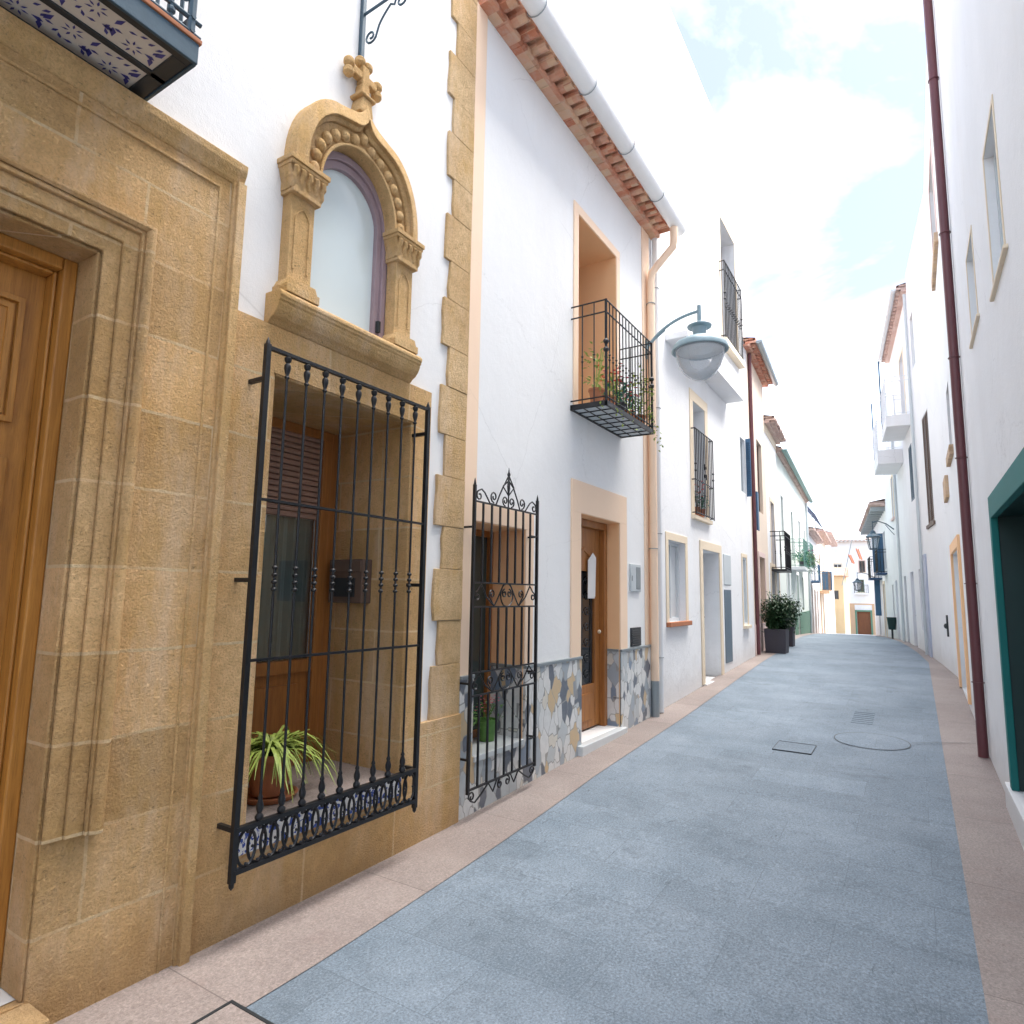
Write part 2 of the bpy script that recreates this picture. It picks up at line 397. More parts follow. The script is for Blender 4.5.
# ------------------------------------------------------------------ ground
def interp(tab, x):
    if x <= tab[0][0]: return tab[0][1]
    for (a,b),(c,d) in zip(tab,tab[1:]):
        if x <= c: return b+(d-b)*(x-a)/(c-a)
    return tab[-1][1]
WL = [(-20,2.74),(13.3,2.74),(60,2.74+46.7*.0612),(75,6.6)]
WR = [(-20,-.56),(12.3,-.56),(35,-.56+22.7*.0963),(36,-2.5),(75,-2.)]
RL = [(-20,2.15),(2,2.18),(5,2.30),(12,2.42),(14,2.44),(60,2.44+46*.0612),(75,6.2)]
RR = [(-20,-.14),(14,-.15),(16,.02),(19,.32),(35,1.9),(60,2.6),(75,3.0)]
XS = [-12+.5*i for i in range(0,int((75+12)/.5)+1)]
def sheet(name, lo, hi, dz, mat, kind='structure', cross=1):
    m = MB()
    for a,b in zip(XS,XS[1:]):
        m.quad((a,lo(a),gzs(a)+dz),(b,lo(b),gzs(b)+dz),(b,hi(b),gzs(b)+dz),(a,hi(a),gzs(a)+dz))
    o = m.build(name, mat, None, kind=kind); return o
sheet('road', lambda x: interp(RR,x)-.02, lambda x: interp(RL,x)+.02, 0., M['road'])
sheet('pavement', lambda x: interp(RL,x), lambda x: interp(WL,x), 0.004, M['pave'])
sheet('pavement', lambda x: interp(WR,x), lambda x: interp(RR,x), 0.004, M['pave'])
m = MB()
gx = [-150,-12]+[-12+2*i for i in range(1,52)]+[150,400,1200]
for a,b in zip(gx,gx[1:]):
    m.quad((a,-300,gzs(a)-.02),(b,-300,gzs(b)-.02),(b,300,gzs(b)-.02),(a,300,gzs(a)-.02))
m.build('ground', M['earth'], None, kind='structure')

def cover(label, x0, x1, y0, y1, cat='manhole cover', rim=.02, inner='metalgrey'):
    zc = gzs((x0+x1)/2); sl = (gzs(x1)-gzs(x0))/(x1-x0)
    o = thing('access_cover', label, cat, ((x0+x1)/2,(y0+y1)/2,zc))
    a = MB(); P = lambda x,y,dz: (x,y,zc+(x-(x0+x1)/2)*sl+dz)
    for (xa,xb,ya,yb) in ((x0,x1,y0,y0+rim),(x0,x1,y1-rim,y1),(x0,x0+rim,y0+rim,y1-rim),(x1-rim,x1,y0+rim,y1-rim)):
        vs = [P(x,y,z) for z in (-.01,.011) for y in (ya,yb) for x in (xa,xb)]
        a.add(vs, [(0,1,3,2),(4,6,7,5),(0,4,5,1),(2,3,7,6),(0,2,6,4),(1,5,7,3)])
    a.build('rim', M['ventd'], o)
    b = MB(); b.quad(P(x0+rim,y0+rim,.008),P(x1-rim,y0+rim,.008),P(x1-rim,y1-rim,.008),P(x0+rim,y1-rim,.008)); b.build('lid', M[inner], o)
cover('square metal framed access cover on the pink pavement by the stone house', 1.30,1.66,1.90,2.25, rim=.012, inner='pave')
cover('small square cover with thin dark rim set in the road paving', 6.62,6.98,.88,1.22, rim=.004, inner='road')
mh = thing('manhole_cover','round manhole cover with a thin dark ring in the middle of the road','manhole cover',(7.47,.44,gzs(7.47)))
a = MB(); zc = gzs(7.47); sl = .04
a.strip(FW,[(0,0)]*2,[(0,0)]*2,0,0) if False else None
ringp = lambda r,k,n=48: Vector((7.47+r*math.cos(2*PI*k/n), .44+r*math.sin(2*PI*k/n), gzs(7.47)+r*math.cos(2*PI*k/n)*sl+.007))
for k in range(48): a.quad(ringp(.325,k),ringp(.325,k+1),ringp(.335,k+1),ringp(.335,k))
a.build('ring', M['ventd'], mh)
b = MB(); b.add([ringp(.325,k)-Vector((0,0,.001)) for k in range(48)],[tuple(range(48))]); b.build('lid', M['road'], mh)
dg = thing('drain_grate','slotted metal drain grate in the road beyond the round manhole','drain',(8.6,.57,gzs(8.6)))
a = MB()
for k in range(7):
    x = 8.25+k*.10; a.box(FW,x,x+.016,.47,.68,gzs(x)-.01,gzs(x)+.004)
a.build('slot_bars', M['slate'], dg)
a = MB(); pts = [(7.56,.10),(7.70,-.1),(7.80,-.3),(7.86,-.43)]
for (x0,y0),(x1,y1) in zip(pts,pts[1:]):
    a.quad((x0-.006,y0,gzs(x0)+.013),(x0+.006,y0,gzs(x0)+.013),(x1+.006,y1,gzs(x1)+.013),(x1-.006,y1,gzs(x1)+.013))
tag(a.build('drain_joint', M['ventd'], None),'thin dark joint across the pavement from the manhole to the burgundy pipe','drain joint')

# ------------------------------------------------------------------ generic building pieces
def facade(fr, u0, u1, z0, z1, ops, w=0., reveal=True, m=None, thick=None):
    """wall skin with rectangular openings; ops = (ua,ub,za,zb,depth)"""
    m = m or MB()
    us = sorted({u0,u1,*[o[0] for o in ops],*[o[1] for o in ops]}); us = [u for u in us if u0 <= u <= u1]
    zs = sorted({z0,z1,*[o[2] for o in ops],*[o[3] for o in ops]}); zs = [z for z in zs if z0 <= z <= z1]
    for a,b in zip(us,us[1:]):
        for c,d in zip(zs,zs[1:]):
            cu,cz = (a+b)/2,(c+d)/2
            if any(o[0] < cu < o[1] and o[2] < cz < o[3] for o in ops): continue
            m.quad(fr(a,w,c),fr(b,w,c),fr(b,w,d),fr(a,w,d))
    if reveal:
        for ua,ub,za,zb,dp in ops:
            e = w-dp if thick is None else w-thick
            m.quad(fr(ua,w,za),fr(ua,w,zb),fr(ua,e,zb),fr(ua,e,za)); m.quad(fr(ub,w,za),fr(ub,w,zb),fr(ub,e,zb),fr(ub,e,za))
            if zb < z1-.001 or thick is None: m.quad(fr(ua,w,zb),fr(ub,w,zb),fr(ub,e,zb),fr(ua,e,zb))
            if za > z0+.01: m.quad(fr(ua,w,za),fr(ub,w,za),fr(ub,e,za),fr(ua,e,za))
    return m
def slab_panel(fr, u0, u1, z0, z1, ops, w0, w1, m=None):
    """raised panel of thickness w0..w1 with openings"""
    m = m or MB()
    facade(fr,u0,u1,z0,z1,[(a,b,c,d,w1-w0) for a,b,c,d in ops],w1,True,m,w1-w0)
    segs = [((u0,z0),(u0,z1)),((u1,z1),(u1,z0))]
    for ze in (z0,z1):
        cut = sorted((o[0],o[1]) for o in ops if o[2]-1e-4 <= ze <= o[3]+1e-4); x = u0
        for a_,b_ in cut:
            if a_ > x: segs.append(((x,ze),(a_,ze)))
            x = max(x,b_)
        if x < u1: segs.append(((x,ze),(u1,ze)))
    for (a,b) in segs:
        m.quad(fr(a[0],w1,a[1]),fr(b[0],w1,b[1]),fr(b[0],w0,b[1]),fr(a[0],w0,a[1]))
    return m
def body(m, fr, u0, u1, z0, z1, dp=5., parapet=True):
    m.quad(fr(u0,0,z0),fr(u0,-dp,z0),fr(u0,-dp,z1),fr(u0,0,z1)); m.quad(fr(u1,0,z0),fr(u1,-dp,z0),fr(u1,-dp,z1),fr(u1,0,z1))
    m.quad(fr(u0,-dp,z0),fr(u1,-dp,z0),fr(u1,-dp,z1),fr(u0,-dp,z1))
    m.quad(fr(u0,0,z1),fr(u1,0,z1),fr(u1,-dp,z1),fr(u0,-dp,z1))
def frame_band(fr, ua, ub, za, zb, t, w0, w1, m=None, bottom=False, tt=None):
    m = m or MB(); tt = tt or t
    m.box(fr,ua-t,ua,w0,w1,za,zb); m.box(fr,ub,ub+t,w0,w1,za,zb); m.box(fr,ua-t,ub+t,w0,w1,zb,zb+tt)
    if bottom: m.box(fr,ua-t,ub+t,w0,w1,za-tt,za)
    return m
def inner_frame(fr, ua, ub, za, zb, t, w0, w1, m=None, bottom=True):
    m = m or MB()
    m.box(fr,ua,ua+t,w0,w1,za,zb); m.box(fr,ub-t,ub,w0,w1,za,zb); m.box(fr,ua+t,ub-t,w0,w1,zb-t,zb)
    if bottom: m.box(fr,ua+t,ub-t,w0,w1,za,za+t)
    return m
def simple_window(par, fr, ua, ub, za, zb, dp=.12, fm='lgrey', pm='glass', surround=None, st=.09, sill=None, mull=1, sw=.012, name='window', louvre=False):
    """frame + pane (sub-part) in an opening; optional painted surround and sill"""
    m = inner_frame(fr,ua,ub,za,zb,.045,-dp+.012,-dp+.055)
    for k in range(mull):
        u = ua+(ub-ua)*(k+1)/(mull+1); m.box(fr,u-.025,u+.025,-dp+.010,-dp+.058,za+.045,zb-.045)
    f = m.build(name, M[fm], par, bevel=.004)
    if louvre:
        m = MB(); z = za+.05
        while z < zb-.05: m.profile(fr,[(-dp+.014,z),(-dp+.045,z-.0),(-dp+.038,z+.032),(-dp+.014,z+.032)],ua+.045,ub-.045); z += .04
        m.build('slats', M[pm], f)
    else:
        MB().box(fr,ua+.02,ub-.02,-dp,-dp+.02,za+.02,zb-.02).build('pane', M[pm], f)
    if surround: frame_band(fr,ua,ub,za,zb,st,0.,sw).build('window_surround', M[surround], par, bevel=.003)
    if sill: MB().box(fr,ua-st,ub+st,-.02,.06,za-.055,za+.004).build('window_sill', M[sill], par, bevel=.006)
    return f
def panel_door(par, fr, ua, ub, za, zb, dp, mat, rows=3, name='door', hand=True, leaf2=False):
    m = MB(); m.box(fr,ua,ub,-dp-.03,-dp,za,zb)
    n = 2 if leaf2 else 1; W = (ub-ua)/n
    for j in range(n):
        a = ua+j*W; b = a+W; H = (zb-za-.1)/rows
        for i in range(rows):
            z0 = za+.08+i*H; z1 = z0+H-.10
            for (p,q,r,s_) in ((a+.09,b-.09,z0,z0+.025),(a+.09,b-.09,z1-.025,z1),(a+.09,a+.115,z0+.025,z1-.025),(b-.115,b-.09,z0+.025,z1-.025)):
                m.box(fr,p,q,-dp-.002,-dp+.014,r,s_)
            m.box(fr,a+.16,b-.16,-dp-.002,-dp+.010,z0+.07,z1-.07)
    d = m.build(name, M[mat], par, bevel=.003)
    if hand: MB().ball(fr(ub-.07,-dp+.04,(za+zb)/2-.05),.025).build('handle', M['ventd'], d, True)
    return d
def railing(par, fr, u0, u1, w, z0, z1, n, r=.007, mat='iron', sides=True, nside=3, name='railing', knobs=True, post=.014, mid=None):
    m = MB()
    def bar(u,ww,rr=r,kn=knobs):
        m.tube([fr(u,ww,z0),fr(u,ww,z1)],rr,5)
        if kn:
            for zz in (.42,.47): m.ball(fr(u,ww,z0+(z1-z0)*zz),rr*1.9,6)
    for i in range(n+1):
        u = u0+(u1-u0)*i/n
        if i in (0,n):
            m.tube([fr(u,w,z0-.01),fr(u,w,z1+.005)],post,6)
            for zz in (.5,.58): m.ball(fr(u,w,z0+(z1-z0)*zz),post*2.,6)
        else: bar(u,w)
    zs = [z1, z1-.12*(z1-z0), z0+.04] if mid is None else mid
    for zz in zs:
        m.tube([fr(u0,w,zz),fr(u1,w,zz)],r*1.15,5)
        if sides:
            m.tube([fr(u0,w,zz),fr(u0,0,zz)],r*1.15,5); m.tube([fr(u1,w,zz),fr(u1,0,zz)],r*1.15,5)
    if sides:
        for u in (u0,u1):
            for k in range(1,nside): bar(u,w*k/nside)
    return m.build(name, M[mat], par)
def spiral(fr, u, z, w, r0, turns, start, dirn=1, n=18, end=.25):
    """scroll in the wall plane centred on u,z"""
    out = []
    for i in range(n+1):
        t_ = i/n; a = start+dirn*turns*2*PI*t_; rr = r0*(1-t_*(1-end))
        out.append(fr(u+rr*math.cos(a), w, z+rr*math.sin(a)))
    return out
def eave(par, fr, u0, u1, z, mt='tiles', proj=.32, course=.12, gut='gutter', hooks=True, gr=.085, pitch=.17, roofz=None, rdepth=4.):
    """brick course, curved tile ends and half-round gutter"""
    m = MB(); L = u1-u0; n = int(L/.24)
    for i in range(n):
        a = u0+i*L/n; m.box(fr,a+.002,a+L/n-.002,-.02,course+random.uniform(-.004,.004),z,z+.05)
    m.build('brick_course', M[mt], par, bevel=.003)
    m = MB(); n = max(2,int(L/pitch)); P = L/n
    for i in range(n):
        uc = u0+(i+.5)*P; dz = random.uniform(-.004,.004)
        prof = []
        for k in range(9):
            a = PI*k/8; prof.append((uc+P*.5*math.cos(a), z+.055+dz+math.sin(a)*P*.42))
        for k in range(8,-1,-1):
            a = PI*k/8; prof.append((uc+P*.40*math.cos(a), z+.055+dz+math.sin(a)*P*.32))
        m.prism(fr,prof,course-.10,proj+random.uniform(-.01,.01))
        # channel tile hanging between covers
        ch = []
        for k in range(7):
            a = PI+PI*k/6; ch.append((uc+P*.5+P*.34*math.cos(a), z+.075+math.sin(a)*P*.28))
        for k in range(6,-1,-1):
            a = PI+PI*k/6; ch.append((uc+P*.5+P*.27*math.cos(a), z+.078+math.sin(a)*P*.19))
        if i < n-1: m.prism(fr,ch,course-.10,proj-.04)
    m.build('eave_tiles', M[mt], par)
    MB().box(fr,u0,u1,-.05,proj-.07,z+.125,z+.15).build('eave_board', M[mt], par)
    rz = z+.15
    m = MB(); rise = .9
    m.quad(fr(u0,proj-.02,rz),fr(u1,proj-.02,rz),fr(u1,-rdepth,rz+rise),fr(u0,-rdepth,rz+rise))
    m.quad(fr(u0,proj-.02,rz-.03),fr(u1,proj-.02,rz-.03),fr(u1,proj-.02,rz),fr(u0,proj-.02,rz))
    m.build('roof', M[mt], par)
    if gut:
        m = MB(); wc = proj+gr*.75; zc = z+.07
        o = [(wc+gr*math.cos(a),zc+gr*math.sin(a)) for a in [PI+PI*k/12 for k in range(13)]]
        i_ = [(wc+(gr-.006)*math.cos(a),zc+(gr-.006)*math.sin(a)) for a in [PI+PI*k/12 for k in range(12,-1,-1)]]
        m.profile(fr,o+i_,u0-.02,u1+.06)
        capp = [(wc+gr*math.cos(a),zc+gr*math.sin(a)) for a in [PI+PI*k/12 for k in range(13)]]
        m.profile(fr,capp,u1+.06,u1+.066); m.profile(fr,capp,u0-.026,u0-.02)
        g = m.build('gutter', M[gut], par, True)
        if hooks:
            u = u0+.3
            while u < u1+.2:
                m = MB(); m.tube([fr(u,wc+(gr+.008)*math.cos(a),zc+(gr+.008)*math.sin(a)) for a in [PI*1.0+PI*1.08*k/10 for k in range(11)]],.005,5)
                m.build('gutter_hook', M['metalgrey'], g); u += .95

# ------------------------------------------------------------------ STONE HOUSE (nearest, left)
H1 = thing('stone_front_house','white house with carved sandstone doorway, barred window and small ogee arched window','house',(1.5,2.7,0))
door_op = (-.36,1.14,.12,2.86)
win_op = (1.97,3.03,.435,2.62)
arch_hole = (2.14,2.80,3.03,4.12)
m = facade(FL,-3.,3.62,-.3,7.6,[(*door_op,.42),(*win_op,.74),(*arch_hole,.22)])
body(m,FL,-3.,3.62,-.3,7.6); m.build('wall', M['white'], H1)
# portal and base stonework
m = slab_panel(FL,-1.1,1.665,-.3,3.47,[door_op],-.005,.04)
slab_panel(FL,1.735,3.20,.72,2.86,[(*win_op[:2],.72,win_op[3])],-.005,.035,m)
slab_panel(FL,1.735,3.62,-.3,.72,[(win_op[0],win_op[1],win_op[2],.72)],-.005,.038,m)
# jamb linings of stone
for (a,b,c,d,dp) in ((*door_op,.42),(*win_op,.74)):
    m.box(FL,a-.001,a+.012,-dp,.03,c,d); m.box(FL,b-.012,b+.001,-dp,.03,c,d); m.box(FL,a+.012,b-.012,-dp,.03,d-.012,d+.001)
m.build('stonework', M['stone'], H1, bevel=.006)
m = MB()   # pilaster strip with double fillet at the edge of the portal
m.box(FL,1.665,1.735,-.005,.055,-.3,3.47); m.profile(FL,[(.05,0)]*3,0,0) if False else None
m.box(FL,1.678,1.722,.05,.075,-.3,3.47)
m.box(FL,1.60,1.612,.038,.046,-.3,3.42)
m.profile(FL,[(-.005,3.46),(.045,3.46),(.055,3.475),(.058,3.49),(.068,3.51),(.075,3.53),(.078,3.565),(-.005,3.575)],-1.1,1.72)
m.box(FL,-1.1,1.60,.038,.05,3.40,3.412)
m.build('portal_cornice', M['stone_c'], H1, bevel=.006)
# stepped architrave
for (o,i_,w,wo) in ((.065,.0,.052,.052),(.125,.065,.066,.066),(.195,.125,.085,.085)):
    m = MB()
    za,zb = .63,2.86; ua,ub = door_op[0],door_op[1]
    inn = [(ua-i_,za),(ua-i_,zb+i_),(ub+i_,zb+i_),(ub+i_,za)]
    out = [(ua-o,za),(ua-o,zb+o),(ub+o,zb+o),(ub+o,za)]
    m.strip(FL,inn,out,.03,(w,wo if o < .19 else .048))
    if o > .19: # torus
        r_ = .16; m.tube([FL(ua-r_,.078,za),FL(ua-r_,.078,zb+r_),FL(ub+r_,.078,zb+r_),FL(ub+r_,.078,za)],.026,8)
    m.build('architrave', M['stone'], H1, bevel=.005)
MB().box(FL,-.36,1.16,-.42,.20,-.1,.115).build('doorstep', M['stone_l'], H1, bevel=.015)
# wooden door
df = inner_frame(FL,door_op[0]+.012,door_op[1]-.012,.115,door_op[3]-.012,.052,-.33,-.12,bottom=False)
inner_frame(FL,door_op[0]+.064,door_op[1]-.064,.115,door_op[3]-.064,.016,-.32,-.16,df,bottom=False)
df = df.build('door_frame', M['wood'], H1, bevel=.008)
m = MB(); ua,ub = door_op[0]+.080,door_op[1]-.080; mid = (ua+ub)/2
m.box(FL,ua,mid-.003,-.27,-.225,.13,2.78); m.box(FL,mid+.003,ub,-.27,-.225,.13,2.78)
for (a,b) in ((ua,mid),(mid,ub)):
    for (z0,z1) in ((.26,.86),(1.0,2.02),(2.16,2.66)):
        for k,(t_,w_) in enumerate(((.0,.02),(.03,.010))):
            A,B,C,D = a+.065+t_,b-.065-t_,z0+t_,z1-t_
            m.strip(FL,[(A+.022,C+.022),(A+.022,D-.022),(B-.022,D-.022),(B-.022,C+.022)],[(A,C),(A,D),(B,D),(B,C)],-.23,-.225+w_,True)
        m.strip(FL,[(a+.24,z0+.15),(a+.24,z1-.15),(b-.24,z1-.15),(b-.24,z0+.15)],[(a+.15,z0+.06),(a+.15,z1-.06),(b-.15,z1-.06),(b-.15,z0+.06)],-.23,(-.212,-.222),True)
dl = m.build('door', M['wood'], H1, bevel=.002)
MB().ball(FL(mid+.07,-.20,1.1),.03).build('handle', M['ventd'], dl, True)
# quoins at the house corner
m = MB()
qz = .715; k = 0
while qz < 7.5:
    wide = (k%2 == 0); hh = .345 if wide else .29
    ul = (3.315 if wide else 3.385)+random.uniform(-.012,.012)
    j = [random.uniform(-.008,.008) for _ in range(4)]
    m.prism(FL,[(3.62,qz+.0015),(ul+j[0],qz+.0015),(ul+j[1]-.004,qz+hh*.3),(ul+j[2],qz+hh*.7),(ul+j[3]+.004,qz+hh-.0015),(3.62,qz+hh-.0015)],-.005,.020+random.uniform(-.002,.003))
    qz += hh; k += 1
m.build('quoins', M['stone_l'], H1, bevel=.003)
# sill of the barred window, patterned tiles
ws = MB().box(FL,1.982,3.018,-.70,.02,.42,.455).build('window_sill', M['pave'], H1, bevel=.004)
MB().box(FL,1.90,3.02,.021,.052,.34,.462).build('sill_tiles', M['azul'], ws, bevel=.003)
# window joinery
w0 = -.69
f = inner_frame(FL,1.985,3.015,.456,2.605,.06,w0,w0+.07)
f.box(FL,2.045,2.955,w0,w0+.066,1.02,1.10); f.box(FL,2.88,2.955,w0,w0+.075,.516,2.545)
f.box(FL,2.045,2.88,w0+.005,w0+.03,.516,1.02); f.box(FL,2.12,2.80,w0+.02,w0+.045,.60,.95)
f = f.build('window', M['wood_o'], H1, bevel=.005)
m = MB(); z = 2.0
while z < 2.54: m.profile(FL,[(w0+.03,z),(w0+.048,z+.004),(w0+.052,z+.018),(w0+.048,z+.032),(w0+.03,z+.036)],2.046,2.879); z += .037
m.build('roller_shutter', M['shutter'], f)
MB().box(FL,2.046,2.879,w0+.02,w0+.024,1.10,1.998).build('pane', M['winclear'], f)
m = MB(); n = 90; pa = []
for i in range(n+1):
    u = 2.30+(2.90-2.30)*i/n; pa.append((u, w0-.02+.018*math.sin(i*1.05)+.008*math.sin(i*2.7)))
for (a,b),(c,d) in zip(pa,pa[1:]): m.quad(FL(a,b,1.10),FL(c,d,1.10),FL(c,d,2.1),FL(a,b,2.1))
m.build('curtain', M['curtain'], f, True)
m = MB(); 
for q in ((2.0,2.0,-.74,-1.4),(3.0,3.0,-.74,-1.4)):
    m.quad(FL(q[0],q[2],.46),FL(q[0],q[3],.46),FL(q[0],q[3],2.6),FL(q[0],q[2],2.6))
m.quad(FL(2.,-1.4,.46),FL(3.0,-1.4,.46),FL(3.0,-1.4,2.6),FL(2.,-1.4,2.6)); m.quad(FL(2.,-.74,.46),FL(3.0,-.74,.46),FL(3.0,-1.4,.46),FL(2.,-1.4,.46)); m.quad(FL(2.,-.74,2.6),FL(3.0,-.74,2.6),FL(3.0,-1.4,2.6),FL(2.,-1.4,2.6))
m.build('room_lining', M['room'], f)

# window grille
GW = .15; gu0,gu1 = 1.84,3.03
G1 = MB()
for u in (gu0,gu1):
    G1.box(FL,u-.013,u+.013,GW-.012,GW+.012,.285,2.70); G1.lathe(FL(u,GW,2.70),[(.013,0),(.009,.015),(.001,.035)],8); G1.lathe(FL(u,GW,.285),[(.001,-.03),(.011,-.018),(.013,0)],8)
for z,r_ in ((2.685,.011),(1.955,.008),(1.22,.008)): G1.box(FL,gu0,gu1,GW-r_,GW+r_,z-r_*.8,z+r_*.8)
for z in (.50,.325): G1.box(FL,gu0,gu1,GW-.014,GW+.014,z-.010,z+.010)
for z in (2.53,1.58,.50):
    G1.box(FL,gu0-.012,gu0+.008,0.02,GW,z-.010,z+.010); G1.box(FL,gu1-.008,gu1+.012,0.02,GW,z-.010,z+.010)
g1 = G1.build('window_grille', M['iron'], H1, bevel=.003)
for i in range(1,10):
    u = gu0+(gu1-gu0)*i/10; m = MB(); c0 = FL(u,GW,0)
    m.tube([FL(u,GW,.50),FL(u,GW,2.685)],.0068,8)
    m.lathe(c0,[(.007,2.56),(.013,2.57),(.008,2.58),(.012,2.595),(.0165,2.615),(.0165,2.63),(.009,2.642),(.016,2.652),(.018,2.668),(.008,2.676)],10)
    for k in range(4): m.ball(FL(u,GW,1.54+k*.034),.0145,10,.8)
    m.lathe(c0,[(.013,.51),(.019,.518),(.019,.53),(.010,.542),(.0165,.56),(.0165,.576),(.009,.60),(.012,.608),(.007,.622)],10)
    m.build('bar', M['iron'], g1, True)
m = MB(); n = 20
for i in range(n+1):
    uc = gu0+(gu1-gu0)*i/n
    if i == 0 or i == n: continue
    m.tube([FL(uc+.046*math.cos(a),GW+(.004 if i%2 else -.004),.4125+.078*math.sin(a)) for a in [2*PI*k/18 for k in range(18)]],.0072,5,True)
    m.ball(FL(uc,GW+.008,.345),.0095,6); m.ball(FL(uc,GW+.008,.482),.0095,6)
    m.ball(FL(uc+.028,GW+.008,.4125),.007,6)
m.build('filigree_band', M['iron'], g1)

# ogee arched window
AC = 2.452
m = MB()
m.profile(FL,[(-.01,2.86),(.03,2.865),(.05,2.885),(.075,2.90),(.095,2.925),(.108,2.955),(.108,2.965),(.118,2.972),(.118,2.985),(.125,2.99),(.125,3.008),(.11,3.025),(-.2,3.032)],1.915,2.99)
m.build('arch_window_sill', M['stone_c'], H1, bevel=.004)
for uc in (2.055,2.85):
    m = MB()
    m.box(FL,uc-.105,uc+.105,-.01,.115,3.03,3.075)
    m.prism(FL,[(uc-.10,3.075),(uc+.10,3.075),(uc+.082,3.115),(uc-.082,3.115)],-.01,.105)
    m.box(FL,uc-.075,uc+.075,-.01,.07,3.115,3.60)
    # small pointed recess mould on the shaft
    for q in (uc-.045,uc+.045): m.box(FL,q-.006,q+.006,.068,.077,3.18,3.47)
    m.tube([FL(uc-.045,.072,3.47),FL(uc-.03,.072,3.50),FL(uc,.072,3.53),FL(uc+.03,.072,3.50),FL(uc+.045,.072,3.47)],.006,5)
    m.build('column', M['stone_c'], H1, bevel=.006)
    m = MB()
    m.box(FL,uc-.092,uc+.092,-.01,.10,3.585,3.605)
    m.profile(FL,[(-.01,3.605),(.072,3.605),(.08,3.63),(.10,3.70),(.11,3.725),(-.01,3.725)],uc-.095,uc+.095)
    m.prism(FL,[(uc-.08,3.605),(uc+.08,3.605),(uc+.115,3.725),(uc-.115,3.725)],-.01,.095)
    m.box(FL,uc-.12,uc+.12,-.01,.114,3.725,3.745); m.box(FL,uc-.128,uc+.128,-.01,.122,3.745,3.772)
    for r_ in range(2):
        for k in range(5):
            uu = uc-.09+.045*k+(0 if r_ else .0); zz = 3.64+.048*r_
            m.tube([FL(uu,.075+.015*r_,zz-.03),FL(uu+.008,.088+.015*r_,zz),FL(uu,.100+.015*r_,zz+.022),FL(uu-.01,.09+.015*r_,zz+.030)],[.014,.017,.013,.006],6)
    m.build('capital', M['stone_c'], H1, bevel=.003)
def bez(p0,p1,p2,p3,n):
    return [tuple((1-t)**3*a+3*(1-t)**2*t*b+3*(1-t)*t*t*c+t**3*d for a,b,c,d in zip(p0,p1,p2,p3)) for t in [i/n for i in range(n+1)]]
def ogee(hw, zs, zp, off=0):
    a = bez((AC-hw,zs),(AC-hw-.01,zs+.30*hw/.47),(AC-hw*.72,zs+.47*(zp-zs)/.62),(AC-hw*.42,zs+.46*(zp-zs)/.62+.03),12)
    b = bez(a[-1],(AC-hw*.22,a[-1][1]+.03),(AC-.03,zp-.10),(AC,zp),8)
    l = a+b[1:]
    return l+[(2*AC-u,z) for u,z in l[-2::-1]]
def roundarch(hw, zs, ht, n):
    return [(AC-hw*math.cos(PI*i/n), zs+ht*math.sin(PI*i/n)) for i in range(n+1)]
oo = ogee(.485,3.77,4.41); NN = len(oo)-1
om = ogee(.415,3.77,4.31); oi = ogee(.395,3.77,4.285)
ii = roundarch(.29,3.77,.34,NN)
bm_ = [((a[0]+c[0])/2,(a[1]+c[1])/2) for a,c in zip(oi,ii)]
m = MB()
m.strip(FL,om,oo,-.01,(.118,.095))
m.strip(FL,oi,om,-.01,(.075,.09))
m.strip(FL,[((a[0]*.85+b[0]*.15),(a[1]*.85+b[1]*.15)) for a,b in zip(ii,oi)],oi,-.01,.058)
m.strip(FL,ii,[((a[0]*.85+b[0]*.15),(a[1]*.85+b[1]*.15)) for a,b in zip(ii,oi)],-.08,.078)
av = m.build('arch', M['stone_c'], H1, bevel=.005)
m = MB()
L_ = [0]
for a,b in zip(bm_,bm_[1:]): L_.append(L_[-1]+math.dist(a,b))
nb = 15
for k in range(nb):
    s_ = L_[-1]*(k+.5)/nb
    for i in range(len(L_)-1):
        if L_[i] <= s_ <= L_[i+1]:
            f_ = (s_-L_[i])/(L_[i+1]-L_[i]); p = (bm_[i][0]+(bm_[i+1][0]-bm_[i][0])*f_, bm_[i][1]+(bm_[i+1][1]-bm_[i][1])*f_); break
    m.ball(FL(p[0],.064,p[1]),.033,10,1.1)
m.build('beads', M['stone_c'], av, True)
FZ = FL; FL = Fr((0,2.7),0,'L')
class FrZ(Fr):
    def __call__(s,u,w,z): return Fr.__call__(s,u,w*.8,z-.045)
FL = FrZ((0,2.7),0,'L')
m = MB()   # cross finial
m.prism(FL,[(AC-.055,4.40),(AC+.055,4.40),(AC+.035,4.50),(AC-.035,4.50)],-.01,.11)
m.box(FL,AC-.06,AC+.06,-.01,.125,4.50,4.52)
m.prism(FL,[(AC-.035,4.52),(AC+.035,4.52),(AC+.028,4.60),(AC-.028,4.60)],.01,.09)
m.box(FL,AC-.028,AC+.028,.015,.085,4.60,4.72)
m.box(FL,AC-.10,AC+.10,.022,.078,4.625,4.675)
for (a,b) in ((AC-.115,4.65),(AC+.115,4.65),(AC,4.745)):
    for d in (-.03,.03):
        m.ball(FL(a+(0 if abs(a-AC)>.05 else d),.05,b+(d if abs(a-AC)>.05 else 0)),.036,8)
m.build('cross_finial', M['stone_c'], H1, bevel=.008); FL = FZ
